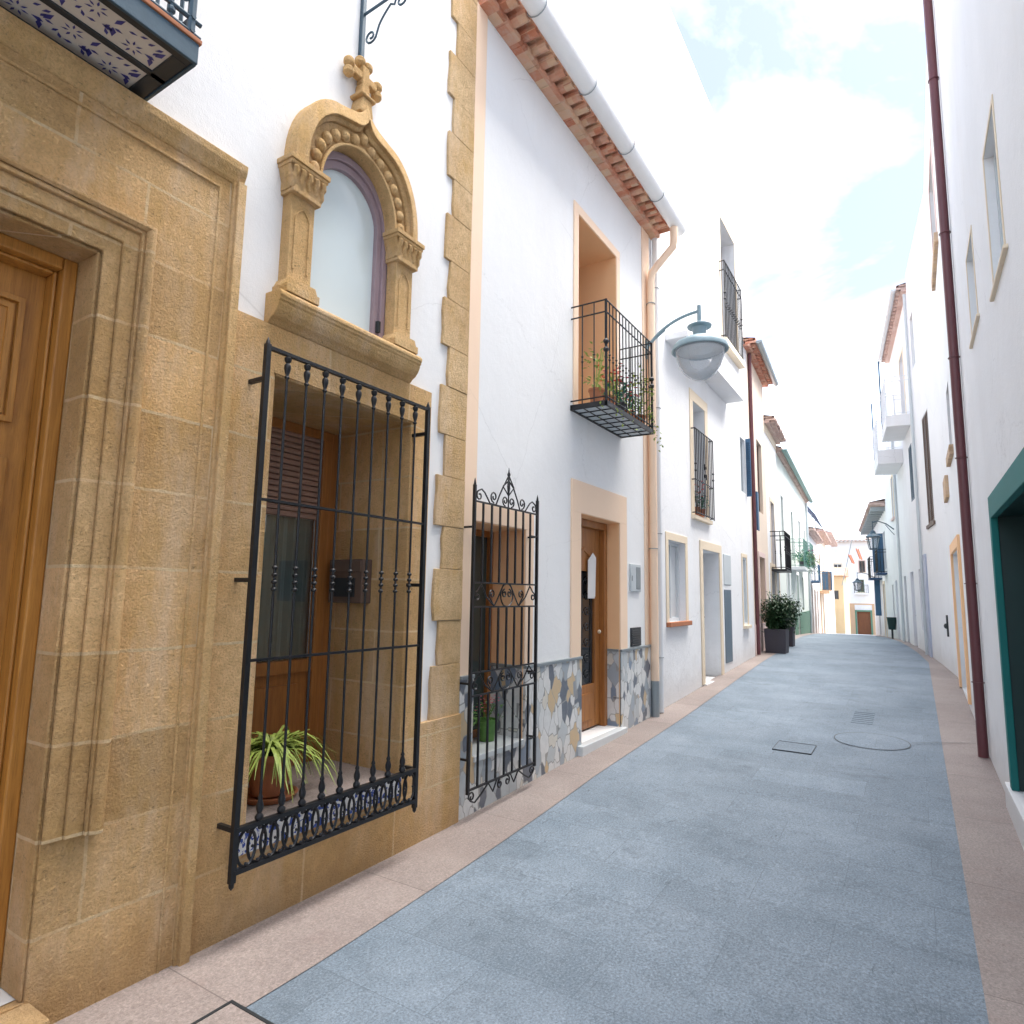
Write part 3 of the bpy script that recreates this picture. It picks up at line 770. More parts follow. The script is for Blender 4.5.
# frame + pane
def archline(hw, ztop, zb, n=20):
    return [(AC-hw,zb)]+[(AC-hw*math.cos(PI*i/n), 3.77+(ztop-3.77)*math.sin(PI*i/n)) for i in range(n+1)]+[(AC+hw,zb)]
o1 = archline(.325,4.10,3.03); i1 = archline(.285,4.055,3.035); i2 = archline(.245,4.01,3.06)
m = MB(); m.strip(FL,i1,o1,-.10,-.012); m.strip(FL,i2,i1,-.09,-.03); m.box(FL,AC-.27,AC+.27,-.09,-.03,3.03,3.075)
afr = m.build('arch_window', M['purple'], H1, bevel=.004)
MB().prism(FL,archline(.25,4.03,3.05),-.07,-.06).build('pane', M['pane_refl'], afr)
m = MB(); m.box(FL,AC+.265,AC+.285,-.03,-.005,3.12,3.19); m.build('hinge', M['ventd'], afr)

# tiled-underside balcony of the stone house
b1 = MB(); bu0,bu1 = -.75,1.235; bw = .40; bz = 3.60
b1.box(FL,bu0,bu1,0.,bw,bz+.012,bz+.06)
for (a,b) in ((0,.035),(.185,.215),(.365,bw)): b1.box(FL,bu0,bu1,a,b,bz-.006,bz+.014)
b1.box(FL,bu1-.06,bu1,.035,.365,bz-.006,bz+.014)
bal1 = b1.build('balcony', M['ventd'], H1, bevel=.003)
m = MB(); m.box(FL,bu0,bu1+.012,bw,bw+.014,bz-.012,bz+.075); m.box(FL,bu1,bu1+.014,0,bw,bz-.012,bz+.075); m.build('edge_channel', M['iron_b'], bal1, bevel=.003)
MB().box(FL,bu0,bu1+.02,0.,bw+.02,bz+.076,bz+.095).build('floor_slab', M['terra'], bal1, bevel=.003)
def petal(u,w,a,L,W):
    c,s_ = math.cos(a),math.sin(a); z = bz+.0005
    q = [(0,0),(L*.4,W*.5),(L,0),(L*.4,-W*.5)]
    m.add([FL(u+x*c-y*s_, w+x*s_+y*c, z) for x,y in q],[(0,1,2,3)])
for wc in (.11,.29):
    m = MB().box(FL,bu0,bu1-.06,wc-.075,wc+.075,bz+.002,bz+.010).build('soffit_tiles', M['tilewhite'], bal1); m = MB()
    u = bu0+.05; k = 0
    while u < bu1-.17:
        cu = u+.07; sg = 1 if k%2 == 0 else -1
        for j in range(7): petal(cu+.012*math.cos(j*.9),wc+.03*sg+.012*math.sin(j*.9),j*2*PI/7,.026,.009)
        for j in range(5):
            t_ = j/4; a = t_*PI*1.0
            petal(u+.14*t_-.01, wc-.045*sg*math.sin(a)-.0*sg, a*.5*sg+j*.7, .030,.013)
        petal(u+.135,wc+.02*sg,1.2*sg,.05,.02); petal(u+.14,wc,-1.2*sg,.05,.024); petal(u+.15,wc-.02,PI,.04,.02); petal(u+.145,wc-.055*sg,2.2*sg,.035,.014)
        u += .155; k += 1
    m.build('tile_pattern', M['cobalt'], bal1)
rl = MB()
rl.tube([FL(bu1-.01,bw-.02,bz+.09),FL(bu1-.01,bw-.02,bz+1.1)],.016,8)
for z in (.13,.19,.95,1.05):
    rl.tube([FL(bu0,bw-.02,bz+z),FL(bu1+.03,bw-.02,bz+z)],.010,6); rl.tube([FL(bu1-.01,0,bz+z),FL(bu1-.01,bw,bz+z)],.010,6)
k = 0; u = bu1-.09
while u > bu0:
    rl.tube([FL(u,bw-.02,bz+.12),FL(u,bw-.02,bz+1.05)],.008,6); rl.ball(FL(u,bw-.02,bz+.16),.017,8); rl.ball(FL(u,bw-.02,bz+.24),.02,8)
    rl.tube(spiral(FL,u+.045,bz+.27,bw-.02,.038,1.4,0,1,14),.006,5); rl.tube(spiral(FL,u+.045,bz+.35,bw-.02,.034,1.4,PI,-1,14),.006,5)
    u -= .09
for w_ in (.1,.2,.3): rl.tube([FL(bu1-.01,w_,bz+.12),FL(bu1-.01,w_,bz+1.05)],.008,6); rl.ball(FL(bu1-.01,w_,bz+.2),.017,8)
rl.build('railing', M['iron_b'], bal1)

# letter box on the window reveal
lb = thing('letter_box','brown metal letter box fixed to the side of the barred window recess','letter box',(3.0,3.1,1.6))
MB().box(FL,2.93,3.017,-.56,-.26,1.46,1.74).build('box', M['brown'], lb, bevel=.006)
m = MB(); m.box(FL,2.922,2.932,-.55,-.27,1.66,1.73); m.build('flap', M['brown'], lb, bevel=.003)
MB().box(FL,2.92,2.93,-.50,-.32,1.50,1.62).build('slot_plate', M['ventd'], lb)

# wrought iron bracket high on the wall
br_ = thing('iron_bracket','scrolled wrought iron bracket high on the white wall above the stone cross','wall bracket',(2.45,2.7,4.75))
m = MB(); m.box(FL,2.435,2.465,.0,.028,4.76,5.75); m.build('wall_bar', M['iron_b'], br_, bevel=.004)
FS = lambda w,z: FL(2.45,w,z)
m = MB(); m.tube([FS(.02,5.05),FS(.55,5.07)],.009,6)
S = [FS(.03+.055-.055*math.cos(a), 4.86+.055*math.sin(a)) for a in [0]]
s1 = [FS(.09+.05*(1-i/16*.75)*math.cos(PI*.0+2*PI*1.3*i/16), 4.87+.05*(1-i/16*.75)*math.sin(-PI*.0-2*PI*1.3*i/16+0)) for i in range(17)][::-1]
s2 = [FS(.14+(.26-.14)*t_, 4.87+(5.02-4.87)*(t_**.6)) for t_ in [i/8 for i in range(1,8)]]
s3 = [FS(.33+.055*(1-i/16*.75)*math.cos(PI+2*PI*1.3*i/16)*1., 4.99+.055*(1-i/16*.75)*math.sin(PI-2*PI*1.3*i/16)) for i in range(17)]
m.tube(s1+s2+s3,.0065,6); m.build('scroll', M['iron_b'], br_)
m = MB(); m.lathe(FS(.45,5.05),[(.001,-.12),(.012,-.10),(.012,-.085),(.006,-.07),(.006,0)],8); m.build('drop', M['ventd'], br_, True)

# spider plant
def pot_mesh(c, r, h_, m): m.lathe(c,[(r*.72,0),(r*.95,h_*.86),(r*1.06,h_*.87),(r*1.06,h_),(r*.93,h_),(r*.9,h_*.9),(.001,h_*.9)],18)
sp_c = Vector((2.30,2.93,.456))
sp = thing('spider_plant','spider plant in a big terracotta pot behind the iron bars of the stone window','potted plant',sp_c)
m = MB(); pot_mesh(sp_c+Vector((0,0,.025)),.125,.21,m); m.build('pot', M['terra'], sp, True)
m = MB(); m.lathe(sp_c,[(.13,0),(.15,.028),(.135,.028),(.12,.01),(.001,.01)],18); m.build('saucer', M['terra'], sp, True)
m = MB()
for i in range(170):
    a = random.uniform(0,2*PI); L = random.uniform(.24,.46); up = random.uniform(.6,1.5); base = sp_c+Vector((random.uniform(-.05,.05),random.uniform(-.05,.05),.21))
    d = Vector((math.cos(a),math.sin(a),0)); sd = Vector((-math.sin(a),math.cos(a),0)); W = random.uniform(.006,.011)
    pts = []
    for k in range(8):
        t_ = k/7; pts.append(base+d*L*t_*.85+Vector((0,0,L*(up*t_-1.25*up*t_*t_*random.uniform(.95,1.05)))))
    for k in range(7):
        wa = W*(1-(k/7)**2)+.001; wb = W*(1-((k+1)/7)**2)+.001
        m.quad(pts[k]-sd*wa,pts[k]+sd*wa,pts[k+1]+sd*wb,pts[k+1]-sd*wb)
m.build('leaves', M['leaf_y'], sp)

# ------------------------------------------------------------------ PEACH-TRIMMED HOUSE
H2 = thing('peach_trim_house','white house with peach trim, mosaic base, flower balcony and salmon tile eave','house',(5.5,2.7,0))
h2w = (3.78,4.49,.40,2.06); h2d = (5.52,6.48,.17,2.32); h2b = (5.45,6.42,3.36,5.38)
m = facade(FL,3.62,7.5,-.3,6.2,[(*h2w,.36),(*h2d,.24),(*h2b,.54)])
body(m,FL,3.62,7.5,-.3,6.2); m.build('wall', M['white'], H2)
# peach painted reveals and trim
m = MB()
for (a,b,c,d,dp) in ((*h2w,.36),(*h2d,.24),(*h2b,.54)):
    m.box(FL,a-.001,a+.006,-dp,.004,c,d); m.box(FL,b-.006,b+.001,-dp,.004,c,d); m.box(FL,a+.006,b-.006,-dp,.004,d-.006,d+.001)
m.build('painted_reveals', M['peach'], H2)
pieces('trim_band', M['peach_lt'], H2, [lambda m: m.box(FL,3.623,3.775,-.002,.010,.965,6.195), lambda m: m.box(FL,7.25,7.498,-.002,.010,.965,6.195)])
m = MB(); frame_band(FL,*h2d,.20,-.002,.016,m,tt=.31); 
m.build('door_surround', M['peach_lt'], H2, bevel=.003)
m = MB(); m.box(FL,3.775,4.62,-.002,.014,2.061,2.20); m.box(FL,4.491,4.62,-.002,.014,.965,2.061); m.build('window_surround', M['peach_lt'], H2, bevel=.003)
frame_band(FL,*h2b,.10,-.002,.014).build('window_surround', M['peach_lt'], H2, bevel=.003)
# mosaic plinth
m = slab_panel(FL,6.48,7.46,-.2,.94,[],-.002,.024); m.box(FL,6.466,6.48,-.23,-.002,.17,.94); m.build('mosaic_plinth', M['mosaic'], H2)
m = slab_panel(FL,3.623,5.52,-.2,.94,[(h2w[0],h2w[1],h2w[2],.94)],-.002,.024)
m.box(FL,5.52,5.534,-.23,-.002,.17,.94); m.box(FL,h2w[0],h2w[0]+.014,-.35,-.002,.40,.94); m.box(FL,h2w[1]-.014,h2w[1],-.35,-.002,.40,.94)
pl = m.build('mosaic_plinth', M['mosaic'], H2)
pieces('plinth_cap', M['metalgrey'], pl, [lambda m: m.box(FL,3.623,3.78,-.002,.034,.94,.966),
    lambda m: (m.box(FL,4.49,5.52,-.002,.034,.94,.966), m.box(FL,4.465,4.49,-.35,-.002,.941,.966)),
    lambda m: (m.box(FL,6.48,7.46,-.002,.034,.94,.966), m.box(FL,6.455,6.48,-.23,-.002,.941,.966))], bevel=.003)
MB().box(FL,5.44,6.52,-.24,.075,-.05,.168).build('doorstep', M['marble'], H2, bevel=.008)
MB().box(FL,3.795,4.475,-.35,.035,.36,.403).build('window_sill', M['marble'], H2, bevel=.004)
# door leaf : wood frame, dark ornate glass, arched head
f = inner_frame(FL,5.527,6.465,.17,2.31,.075,-.25,-.13,bottom=False)
f.box(FL,5.60,5.72,-.235,-.19,.19,2.235); f.box(FL,6.27,6.39,-.235,-.19,.19,2.235); f.box(FL,5.72,6.27,-.235,-.19,1.78,2.235); f.box(FL,5.72,6.27,-.235,-.19,.19,.62)
f.box(FL,5.80,6.19,-.195,-.178,.27,.54)
f.strip(FL,[(5.76+.0,1.80),(5.85,1.93),(5.995,1.99),(6.14,1.93),(6.23,1.80)],[(5.73,1.82),(5.83,1.96),(5.995,2.03),(6.16,1.96),(6.26,1.82)],-.2,-.176)
hd = f.build('door', M['wood_o'], H2, bevel=.006)
MB().box(FL,5.72,6.27,-.225,-.215,.62,1.78).build('pane', M['glass'], hd)
m = MB()
for i in range(7):
    z = .72+i*.16; m.tube(spiral(FL,5.87,z,-.205,.055,1.3,0,1,12),.005,5); m.tube(spiral(FL,6.12,z,-.205,.055,1.3,PI,-1,12),.005,5); m.ball(FL(5.995,-.2,z),.012,6)
for u in (5.78,5.995,6.21): m.tube([FL(u,-.207,.63),FL(u,-.207,1.77)],.006,5)
m.build('door_ironwork', M['ventd'], hd)
MB().ball(FL(6.33,-.165,1.15),.022).build('handle', M['beige'], hd, True)
m = MB(); m.add([FL(6.05,-.165,1.50),FL(6.22,-.16,1.52),FL(6.24,-.16,1.93),FL(6.15,-.155,1.98),FL(6.06,-.165,1.90)],[(0,1,2,3,4)]); m.box(FL,6.06,6.22,-.172,-.166,1.5,1.9)
tag(m.build('paper_notice', M['paper'], None),'white paper notice hanging on the wooden door with dark ironwork','notice')
# meter boxes
mb = thing('meter_box','pale grey metal meter box on the wall right of the wooden street door','meter box',FL(6.93,.0,1.73))
MB().box(FL,6.78,7.08,-.002,.022,1.58,1.89).build('box', M['lgrey'], mb, bevel=.005)
m = MB(); m.box(FL,6.93,7.06,.0215,.027,1.61,1.86); m.box(FL,6.80,6.81,.0215,.03,1.70,1.76); m.build('lid', M['metalgrey'], mb, bevel=.003)
vt = thing('wall_vent','dark square vent grille just above the mosaic base beside the downpipe','vent',FL(6.94,0,1.07))
MB().box(FL,6.79,7.09,-.002,.016,.975,1.18).build('frame', M['ventd'], vt, bevel=.004)
m = MB()
for k in range(7): m.profile(FL,[(.015,.995+k*.025),(.024,.99+k*.025),(.015,1.01+k*.025)],6.81,7.07)
m.build('slats', M['ventd'], vt)
# ground floor window joinery
fw = inner_frame(FL,3.787,4.483,.404,2.053,.05,-.36,-.30); fw.box(FL,4.10,4.17,-.355,-.295,.45,2.0)
fw = fw.build('window', M['wood_o'], H2, bevel=.004)
MB().box(FL,3.83,4.44,-.345,-.335,.44,2.01).build('pane', M['glass_g'], fw)
# wrought grille with scrolls
GW2 = .10; a0,a1 = 3.63,4.52
G = MB()
for u in (a0,a1): G.box(FL,u-.011,u+.011,GW2-.010,GW2+.010,.20,2.30); G.lathe(FL(u,GW2,2.30),[(.011,0),(.006,.03),(.001,.05)],6)
for z in (2.185,1.61,1.44,.99,.835,.225): G.box(FL,a0,a1,GW2-.007,GW2+.007,z-.006,z+.006)
for z in (2.0,.92,.42):
    G.box(FL,a0-.008,a0+.008,.0,GW2,z-.007,z+.007); G.box(FL,a1-.008,a1+.008,.0,GW2,z-.007,z+.007)
    if z > .8 or True: G.box(FL,a1-.11,a1,GW2-.006,GW2+.006,z-.006,z+.006)
g2 = G.build('window_grille', M['iron'], H2, bevel=.002)
for i in range(1,8):
    u = a0+(a1-a0)*i/8; m = MB()
    for (z0,z1) in ((1.61,2.185),(.99,1.44),(.225,.835)): m.box(FL,u-.0065,u+.0065,GW2-.0065,GW2+.0065,z0,z1)
    m.build('bar', M['iron'], g2)
def scrollband(zc, hh):
    m = MB()
    uc = (a0+a1)/2; r_ = hh*.46
    m.tube([FL(uc+.085*math.cos(a),GW2,zc+hh*.52*math.sin(a)) for a in [2*PI*k/20 for k in range(20)]],.0058,5,True)
    for sg in (-1,1):
        m.tube(spiral(FL,uc+sg*.032,zc+.012,GW2,.033,1.2,PI/2,-sg,14),.0058,5)
        m.tube([FL(uc+sg*.035,GW2,zc+hh*.5),FL(uc+sg*.05,GW2,zc+hh*.45),FL(uc+sg*.13,GW2,zc-hh*.2),FL(uc+sg*.17,GW2,zc-hh*.5)],.0058,5)
        m.tube([FL(uc+sg*.17,GW2,zc-hh*.5),FL(uc+sg*.235,GW2,zc-.01)]+spiral(FL,uc+sg*.20,zc+.005,GW2,.036,1.2,0 if sg>0 else PI,sg,14),.0058,5)
        m.tube([FL(uc+sg*.17,GW2,zc-hh*.5),FL(uc+sg*.27,GW2,zc-hh*.1),FL(uc+sg*.34,GW2,zc+hh*.45)]+spiral(FL,uc+sg*.385,zc-.01,GW2,.036,1.2,PI/2,-sg,14),.0058,5)
    m.build('scroll_band', M['iron'], g2)
scrollband(1.525,.165); scrollband(.9125,.15)
uc = (a0+a1)/2; zt = 2.19; m = MB()
for sg in (-1,1):
    m.tube(spiral(FL,uc+sg*.045,zt+.045,GW2,.04,1.3,-PI/2,sg,14),.006,5)
    m.tube([FL(uc+sg*.01,GW2,zt+.20),FL(uc+sg*.07,GW2,zt+.16),FL(uc+sg*.13,GW2,zt+.07),FL(uc+sg*.17,GW2,zt+.0)],.006,5)
    m.tube(spiral(FL,uc+sg*.20,zt+.055,GW2,.045,1.3,-PI/2,sg,14),.006,5)
    m.tube([FL(uc+sg*.17,GW2,zt+.0),FL(uc+sg*.25,GW2,zt+.0),FL(uc+sg*.32,GW2,zt+.07),FL(uc+sg*.36,GW2,zt+.09)]+spiral(FL,uc+sg*.385,zt+.04,GW2,.04,1.1,PI/2,-sg,12),.006,5)
    for q in (0,1):
        m.tube([FL(uc,GW2,zt+.09),FL(uc+sg*.045,GW2+(.02 if q else -.02),zt+.155),FL(uc,GW2,zt+.25)],.0055,5)
m.lathe(FL(uc,GW2,zt+.24),[(.008,0),(.014,.015),(.006,.035),(.001,.07)],6); m.tube([FL(uc,GW2,zt),FL(uc,GW2,zt+.25)],.006,5)
m.build('crest_scrolls', M['iron'], g2); m = MB()
zb = .22
m.tube([FL(uc-.42,GW2,zb-.002),FL(uc+.42,GW2,zb-.002)],.004,5)
for sg in (-1,1):
    m.tube(spiral(FL,uc+sg*.05,zb-.04,GW2,.035,1.2,PI/2,-sg,12),.006,5)
    m.tube([FL(uc+sg*.09,GW2,zb),FL(uc+sg*.14,GW2,zb-.07),FL(uc+sg*.20,GW2,zb)],.006,5)
    m.tube([FL(uc+sg*.20,GW2,zb),FL(uc+sg*.28,GW2,zb-.05),FL(uc+sg*.36,GW2,zb-.09),FL(uc+sg*.41,GW2,zb-.07)]+spiral(FL,uc+sg*.40,zb-.045,GW2,.036,1.1,0 if sg>0 else PI,sg,12),.006,5)
m.build('scrollwork', M['iron'], g2)

# balcony
bb0,bb1,bbw,bbz = 5.30,6.56,.38,3.285
m = MB(); m.box(FL,bb0,bb1,0,.02,bbz,bbz+.05); m.box(FL,bb0,bb1,bbw-.02,bbw,bbz,bbz+.05); m.box(FL,bb0,bb0+.02,0,bbw,bbz,bbz+.05); m.box(FL,bb1-.02,bb1,0,bbw,bbz,bbz+.05)
for k in range(1,8): u = bb0+(bb1-bb0)*k/8; m.box(FL,u-.005,u+.005,.02,bbw-.02,bbz+.002,bbz+.012)
for k in range(1,3): w_ = bbw*k/3; m.box(FL,bb0+.02,bb1-.02,w_-.005,w_+.005,bbz+.004,bbz+.0115)
bal2 = m.build('balcony', M['iron'], H2, bevel=.002)
MB().box(FL,bb0+.02,bb1-.02,.02,bbw-.02,bbz+.012,bbz+.05).build('floor_tiles', M['lgrey'], bal2)
railing(bal2,FL,bb0+.012,bb1-.012,bbw-.012,bbz+.05,4.32,15,.0065,'iron',True,3,post=.014)
# balcony door in the deep peach recess
f = inner_frame(FL,5.456,6.414,3.36,5.37,.06,-.54,-.48); f.box(FL,5.91,5.96,-.535,-.47,3.42,5.31); f = f.build('balcony_door', M['wood_o'], H2, bevel=.004)
MB().box(FL,5.5,6.37,-.525,-.515,3.4,5.33).build('pane', M['glass'], f)
MB().box(FL,5.458,5.475,-.20,-.17,4.60,4.66).build('hinge', M['ventd'], f)
eave(H2,FL,3.66,7.62,6.19,'tiles',.30,.12,'gutter',True,.085,.165)
# peach downpipe with its swan neck
m = MB(); m.tube([FL(7.45,.36,6.17),FL(7.45,.36,6.02),FL(7.47,.34,5.93),FL(7.45,.14,5.72),FL(7.42,.075,5.62),FL(7.40,.065,5.5),FL(7.40,.065,.55)],.048,12)
dp_ = m.build('downpipe', M['peach_lt'], H2, True)
m = MB(); m.tube([FL(7.40,.065,.55),FL(7.40,.065,.13)],.047,12); m.build('pipe_shoe', M['metalgrey'], dp_, True)
pieces('pipe_clip', M['metalgrey'], dp_, [ringclip(FL(7.40,.065,z),.052,.006) for z in (5.2,3.6,2.1)])

# flower pots on the balcony
def flower_pot(c, label, r=.09, h_=.14, leaf='leaf', fl=None, n=90, spread=.16, top=.22, nf=40, potm='terra', trail=0, grp=None, name='flower_pot', ls=.05):
    c = Vector(c); o = thing(name,label,'potted plant',c,grp)
    m = MB(); pot_mesh(c,r,h_,m); m.build('pot', M[potm], o, True)
    m = MB()
    for i in range(n):
        a = random.uniform(0,2*PI); rr = spread*math.sqrt(random.random()); z = h_+random.uniform(0,top)*(1-.5*rr/spread)
        p = c+Vector((rr*math.cos(a),rr*math.sin(a),z)); d = Vector((math.cos(a)+random.uniform(-.6,.6),math.sin(a)+random.uniform(-.6,.6),random.uniform(-.3,.9)))
        m.leaf(p,d,(0,0,1),random.uniform(.6,1.3)*ls,random.uniform(.35,.7)*ls)
    for i in range(trail):
        a = random.uniform(-2.6,-.5); p = c+Vector((r*math.cos(a),r*math.sin(a),h_))
        for k in range(10):
            p = p+Vector((.016*math.cos(a)+random.uniform(-.01,.01),.016*math.sin(a)+random.uniform(-.008,.004),.012-.011*k*random.uniform(.6,1.2)))
            m.leaf(p,(random.uniform(-1,1),random.uniform(-1,1),random.uniform(-1,.3)),(0,0,1),ls*.7,ls*.4)
    for i in range(7):
        a = random.uniform(0,2*PI); m.tube([c+Vector((0,0,h_*.9)),c+Vector((spread*.6*math.cos(a),spread*.6*math.sin(a),h_+top*.7))],.003,4)
    m.build('leaves', M[leaf], o)
    if fl:
        m = MB()
        for i in range(nf):
            a = random.uniform(0,2*PI); rr = spread*math.sqrt(random.random()); z = h_+top*random.uniform(.35,1.15)
            p = c+Vector((rr*math.cos(a),rr*math.sin(a),z))
            for q in range(4): m.leaf(p,(math.cos(q*1.57+a),math.sin(q*1.57+a),.4),(0,0,1),ls*.45,ls*.35)
        m.build('blooms', M[fl], o)
    return o
by = 2.7-.22; bz2 = bbz+.055
flower_pot((5.42,by,bz2),'terracotta pot of yellow-green sprigs at the near corner of the flower balcony',.075,.15,'leaf_y',None,60,.12,.55,ls=.055,trail=3,grp='pots on the flower balcony')
flower_pot((5.70,by,bz2),'pot of red flowers nearest the balcony corner post',.08,.15,'leaf_y','fl_red',70,.14,.28,26,ls=.06,trail=2,grp='pots on the flower balcony')
flower_pot((5.95,by,bz2),'teal-leaved plant with pink flowers in the middle of the balcony',.08,.15,'leaf_t','fl_pink',100,.15,.30,14,ls=.07,potm='planter',trail=1,grp='pots on the flower balcony')
flower_pot((6.20,by,bz2),'low red and green flower pot left of the last balcony pot',.08,.13,'leaf','fl_red',80,.13,.20,30,ls=.06,grp='pots on the flower balcony')
flower_pot((6.45,by-.04,bz2),'tall pale green plant at the far corner of the flower balcony',.07,.14,'leaf_y',None,150,.13,.62,ls=.06,trail=5,grp='pots on the flower balcony')
flower_pot((3.93,2.88,.405),'green leafy plant in a terracotta pot inside the scrolled grille, left one',.075,.13,'leaf',None,90,.12,.24,ls=.045,grp='pots behind the scrolled grille')
flower_pot((4.25,2.88,.405),'mossy pot of red flowers inside the scrolled grille, right one',.085,.16,'leaf','fl_pink',70,.12,.16,30,potm='leaf',ls=.035,grp='pots behind the scrolled grille')

# big wall lamp
LX,LY = 7.36,2.02
lp = thing('wall_lamp','large grey-blue bell lamp with glass bowl on a curved arm beside the peach downpipe','street lamp',(LX,LY,4.5))
m = MB(); m.box(FL,7.33,7.39,.0,.02,4.48,4.72)
arm = bez((.02,4.60),(.16,4.80),(.36,4.93),(.66,4.95),14); m.tube([FL(LX,a,b) for a,b in arm],.020,8)
m.tube([FL(LX,.02,4.68),FL(LX,.12,4.705),FL(LX,.26,4.80)],.010,6)
m.tube([FL(LX,2.7-LY,4.80),FL(LX,2.7-LY,5.02)],.026,10); m.build('arm', M['lampblue'], lp, True)
m = MB(); m.lathe((LX,LY,4.4),[(.03,.40),(.10,.385),(.145,.36),(.14,.345),(.09,.335),(.08,.30),(.078,.245),(.12,.215),(.21,.185),(.29,.14),(.325,.095),(.33,.05),(.31,.045),(.30,.06),(.20,.09),(.001,.10)],32); m.build('lamp_shade', M['lampblue'], lp, True)
m = MB(); m.lathe((LX,LY,4.4),[(.285,.058),(.272,-.04),(.235,-.15),(.175,-.235),(.10,-.29),(.04,-.31),(.001,-.315)],32); m.build('glass_bowl', M['clear'], lp, True)
m = MB(); m.lathe((LX,LY,4.4),[(.27,.055),(.26,.045),(.16,.05),(.12,.075),(.001,.08)],28); m.build('reflector', M['lgrey'], lp, True)

# ------------------------------------------------------------------ TALL WHITE HOUSE
H3 = thing('tall_white_house','tall plain white house with beige framed openings and a thin canopy slab','house',(10,2.7,.2))
h3 = [(8.12,8.85,1.20,2.27,.14),(9.70,10.68,.26,2.25,.30),(12.38,12.72,1.02,2.28,.06),(9.35,10.0,2.72,4.48,.28),(11.32,12.45,6.12,8.55,.3),(12.47,12.92,3.55,4.62,.1),(10.98,11.44,.45,1.66,.03),(10.98,11.47,1.74,2.26,.03)]
m = facade(FL,7.5,13.3,-.2,10.2,h3); body(m,FL,7.5,13.3,-.2,10.2,6)
m.box(FL,7.52,13.28,-.30,-.02,10.2,10.55); m.box(FL,7.505,7.75,-5.,-.3,10.2,10.5); m.box(FL,7.52,8.6,-3.2,-1.6,10.2,11.6)
m.build('wall', M['white2'], H3)
MB().profile(FL,[(-3.3,11.6),(-1.5,11.6),(-1.5,11.68),(-3.3,11.78)],7.45,8.65).build('roof_tiles', M['tiles_r'], H3)
# ground window with inner shutters
f = simple_window(H3,FL,8.12,8.85,1.20,2.27,.14,'doorgrey','doorgrey','beige',.10,'terra',1)
pieces('hinge', M['ventd'], f, [(lambda m,z=z: m.box(FL,8.15,8.20,-.09,-.06,z,z+.03)) for z in (1.35,1.75,2.12)])
frame_band(FL,9.70,10.68,.26,2.25,.13,-.002,.02).build('door_surround', M['beige'], H3, bevel=.003)
panel_door(H3,FL,9.70,10.68,.26,2.25,.29,'doorgrey',3)
MB().box(FL,9.66,10.72,-.29,.05,.0,.262).build('doorstep', M['white2'], H3, bevel=.008)
MB().box(FL,9.86,9.90,-.285,-.25,1.72,2.0).build('shutter_strap', M['ventd'], H3)
mc = MB().box(FL,10.98,11.44,-.03,.010,.45,1.66).build('cabinet_door', M['slate'], H3, bevel=.004)
MB().box(FL,10.98,11.47,-.03,.012,1.74,2.26).build('cabinet_door', M['lgrey'], H3, bevel=.01)
simple_window(H3,FL,12.38,12.72,1.02,2.28,.06,'doorgrey','doorgrey','beige',.07,'beige',0)
simple_window(H3,FL,9.35,10.0,2.72,4.48,.28,'lgrey','doorgrey','beige',.16,'beige',1)
rg = railing(H3,FL,9.22,10.2,.07,2.74,4.02,11,.008,'iron',True,1,'window_grille',False,.009,[4.02,3.25,2.76])
m = MB()
for sg in (0,PI): m.tube(spiral(FL,9.71,3.36 if sg else 3.5,.08,.06,1.3,sg+PI/2,1,14),.007,5)
m.build('scroll', M['iron'], rg)
flower_pot(FL(9.50,.0,2.75),'small green plant with dark red flowers behind the upper window bars, left',.05,.12,'leaf_d','fl_red',50,.10,.35,30,ls=.05,grp='pots behind the upper bars')
flower_pot(FL(9.80,-.02,2.75),'green potted plant behind the upper window bars, right of the red one',.06,.12,'leaf_t','fl_pur',60,.11,.30,14,ls=.05,grp='pots behind the upper bars')
MB().box(FL,8.14,11.50,0,.31,5.0,5.09).build('canopy_slab', M['white2'], H3, bevel=.006)
f = simple_window(H3,FL,11.32,12.45,6.12,8.55,.3,'brown','glass','beige',.10,None,1)
railing(H3,FL,11.22,12.55,.09,6.14,7.6,12,.009,'iron',True,1,'window_grille',True,.012)
MB().box(FL,11.15,12.62,-.02,.12,6.0,6.12).build('window_sill', M['beige'], H3, bevel=.008)
simple_window(H3,FL,12.47,12.92,3.55,4.62,.1,'lgrey','glass',None)
sh = MB(); sh.box(FL,12.92,12.95,.01,.10,3.5,4.66)
for k in range(24): sh.box(FL,12.905,12.92,.02,.09,3.56+k*.044,3.58+k*.044)
sh.build('shutter', M['blue'], H3, bevel=.003)
m = MB(); m.tube([FL(7.62,.05,6.3),FL(7.62,.05,.16)],.042,10); m.tube([FL(7.62,.05,8.3),FL(7.62,.05,6.3)],.03,8); wp = m.build('downpipe', M['wpipe'], H3, True)
pieces('pipe_clip', M['metalgrey'], wp, [ringclip(FL(7.62,.05,z),.046,.005) for z in (5.5,3.9,2.3,.8)])

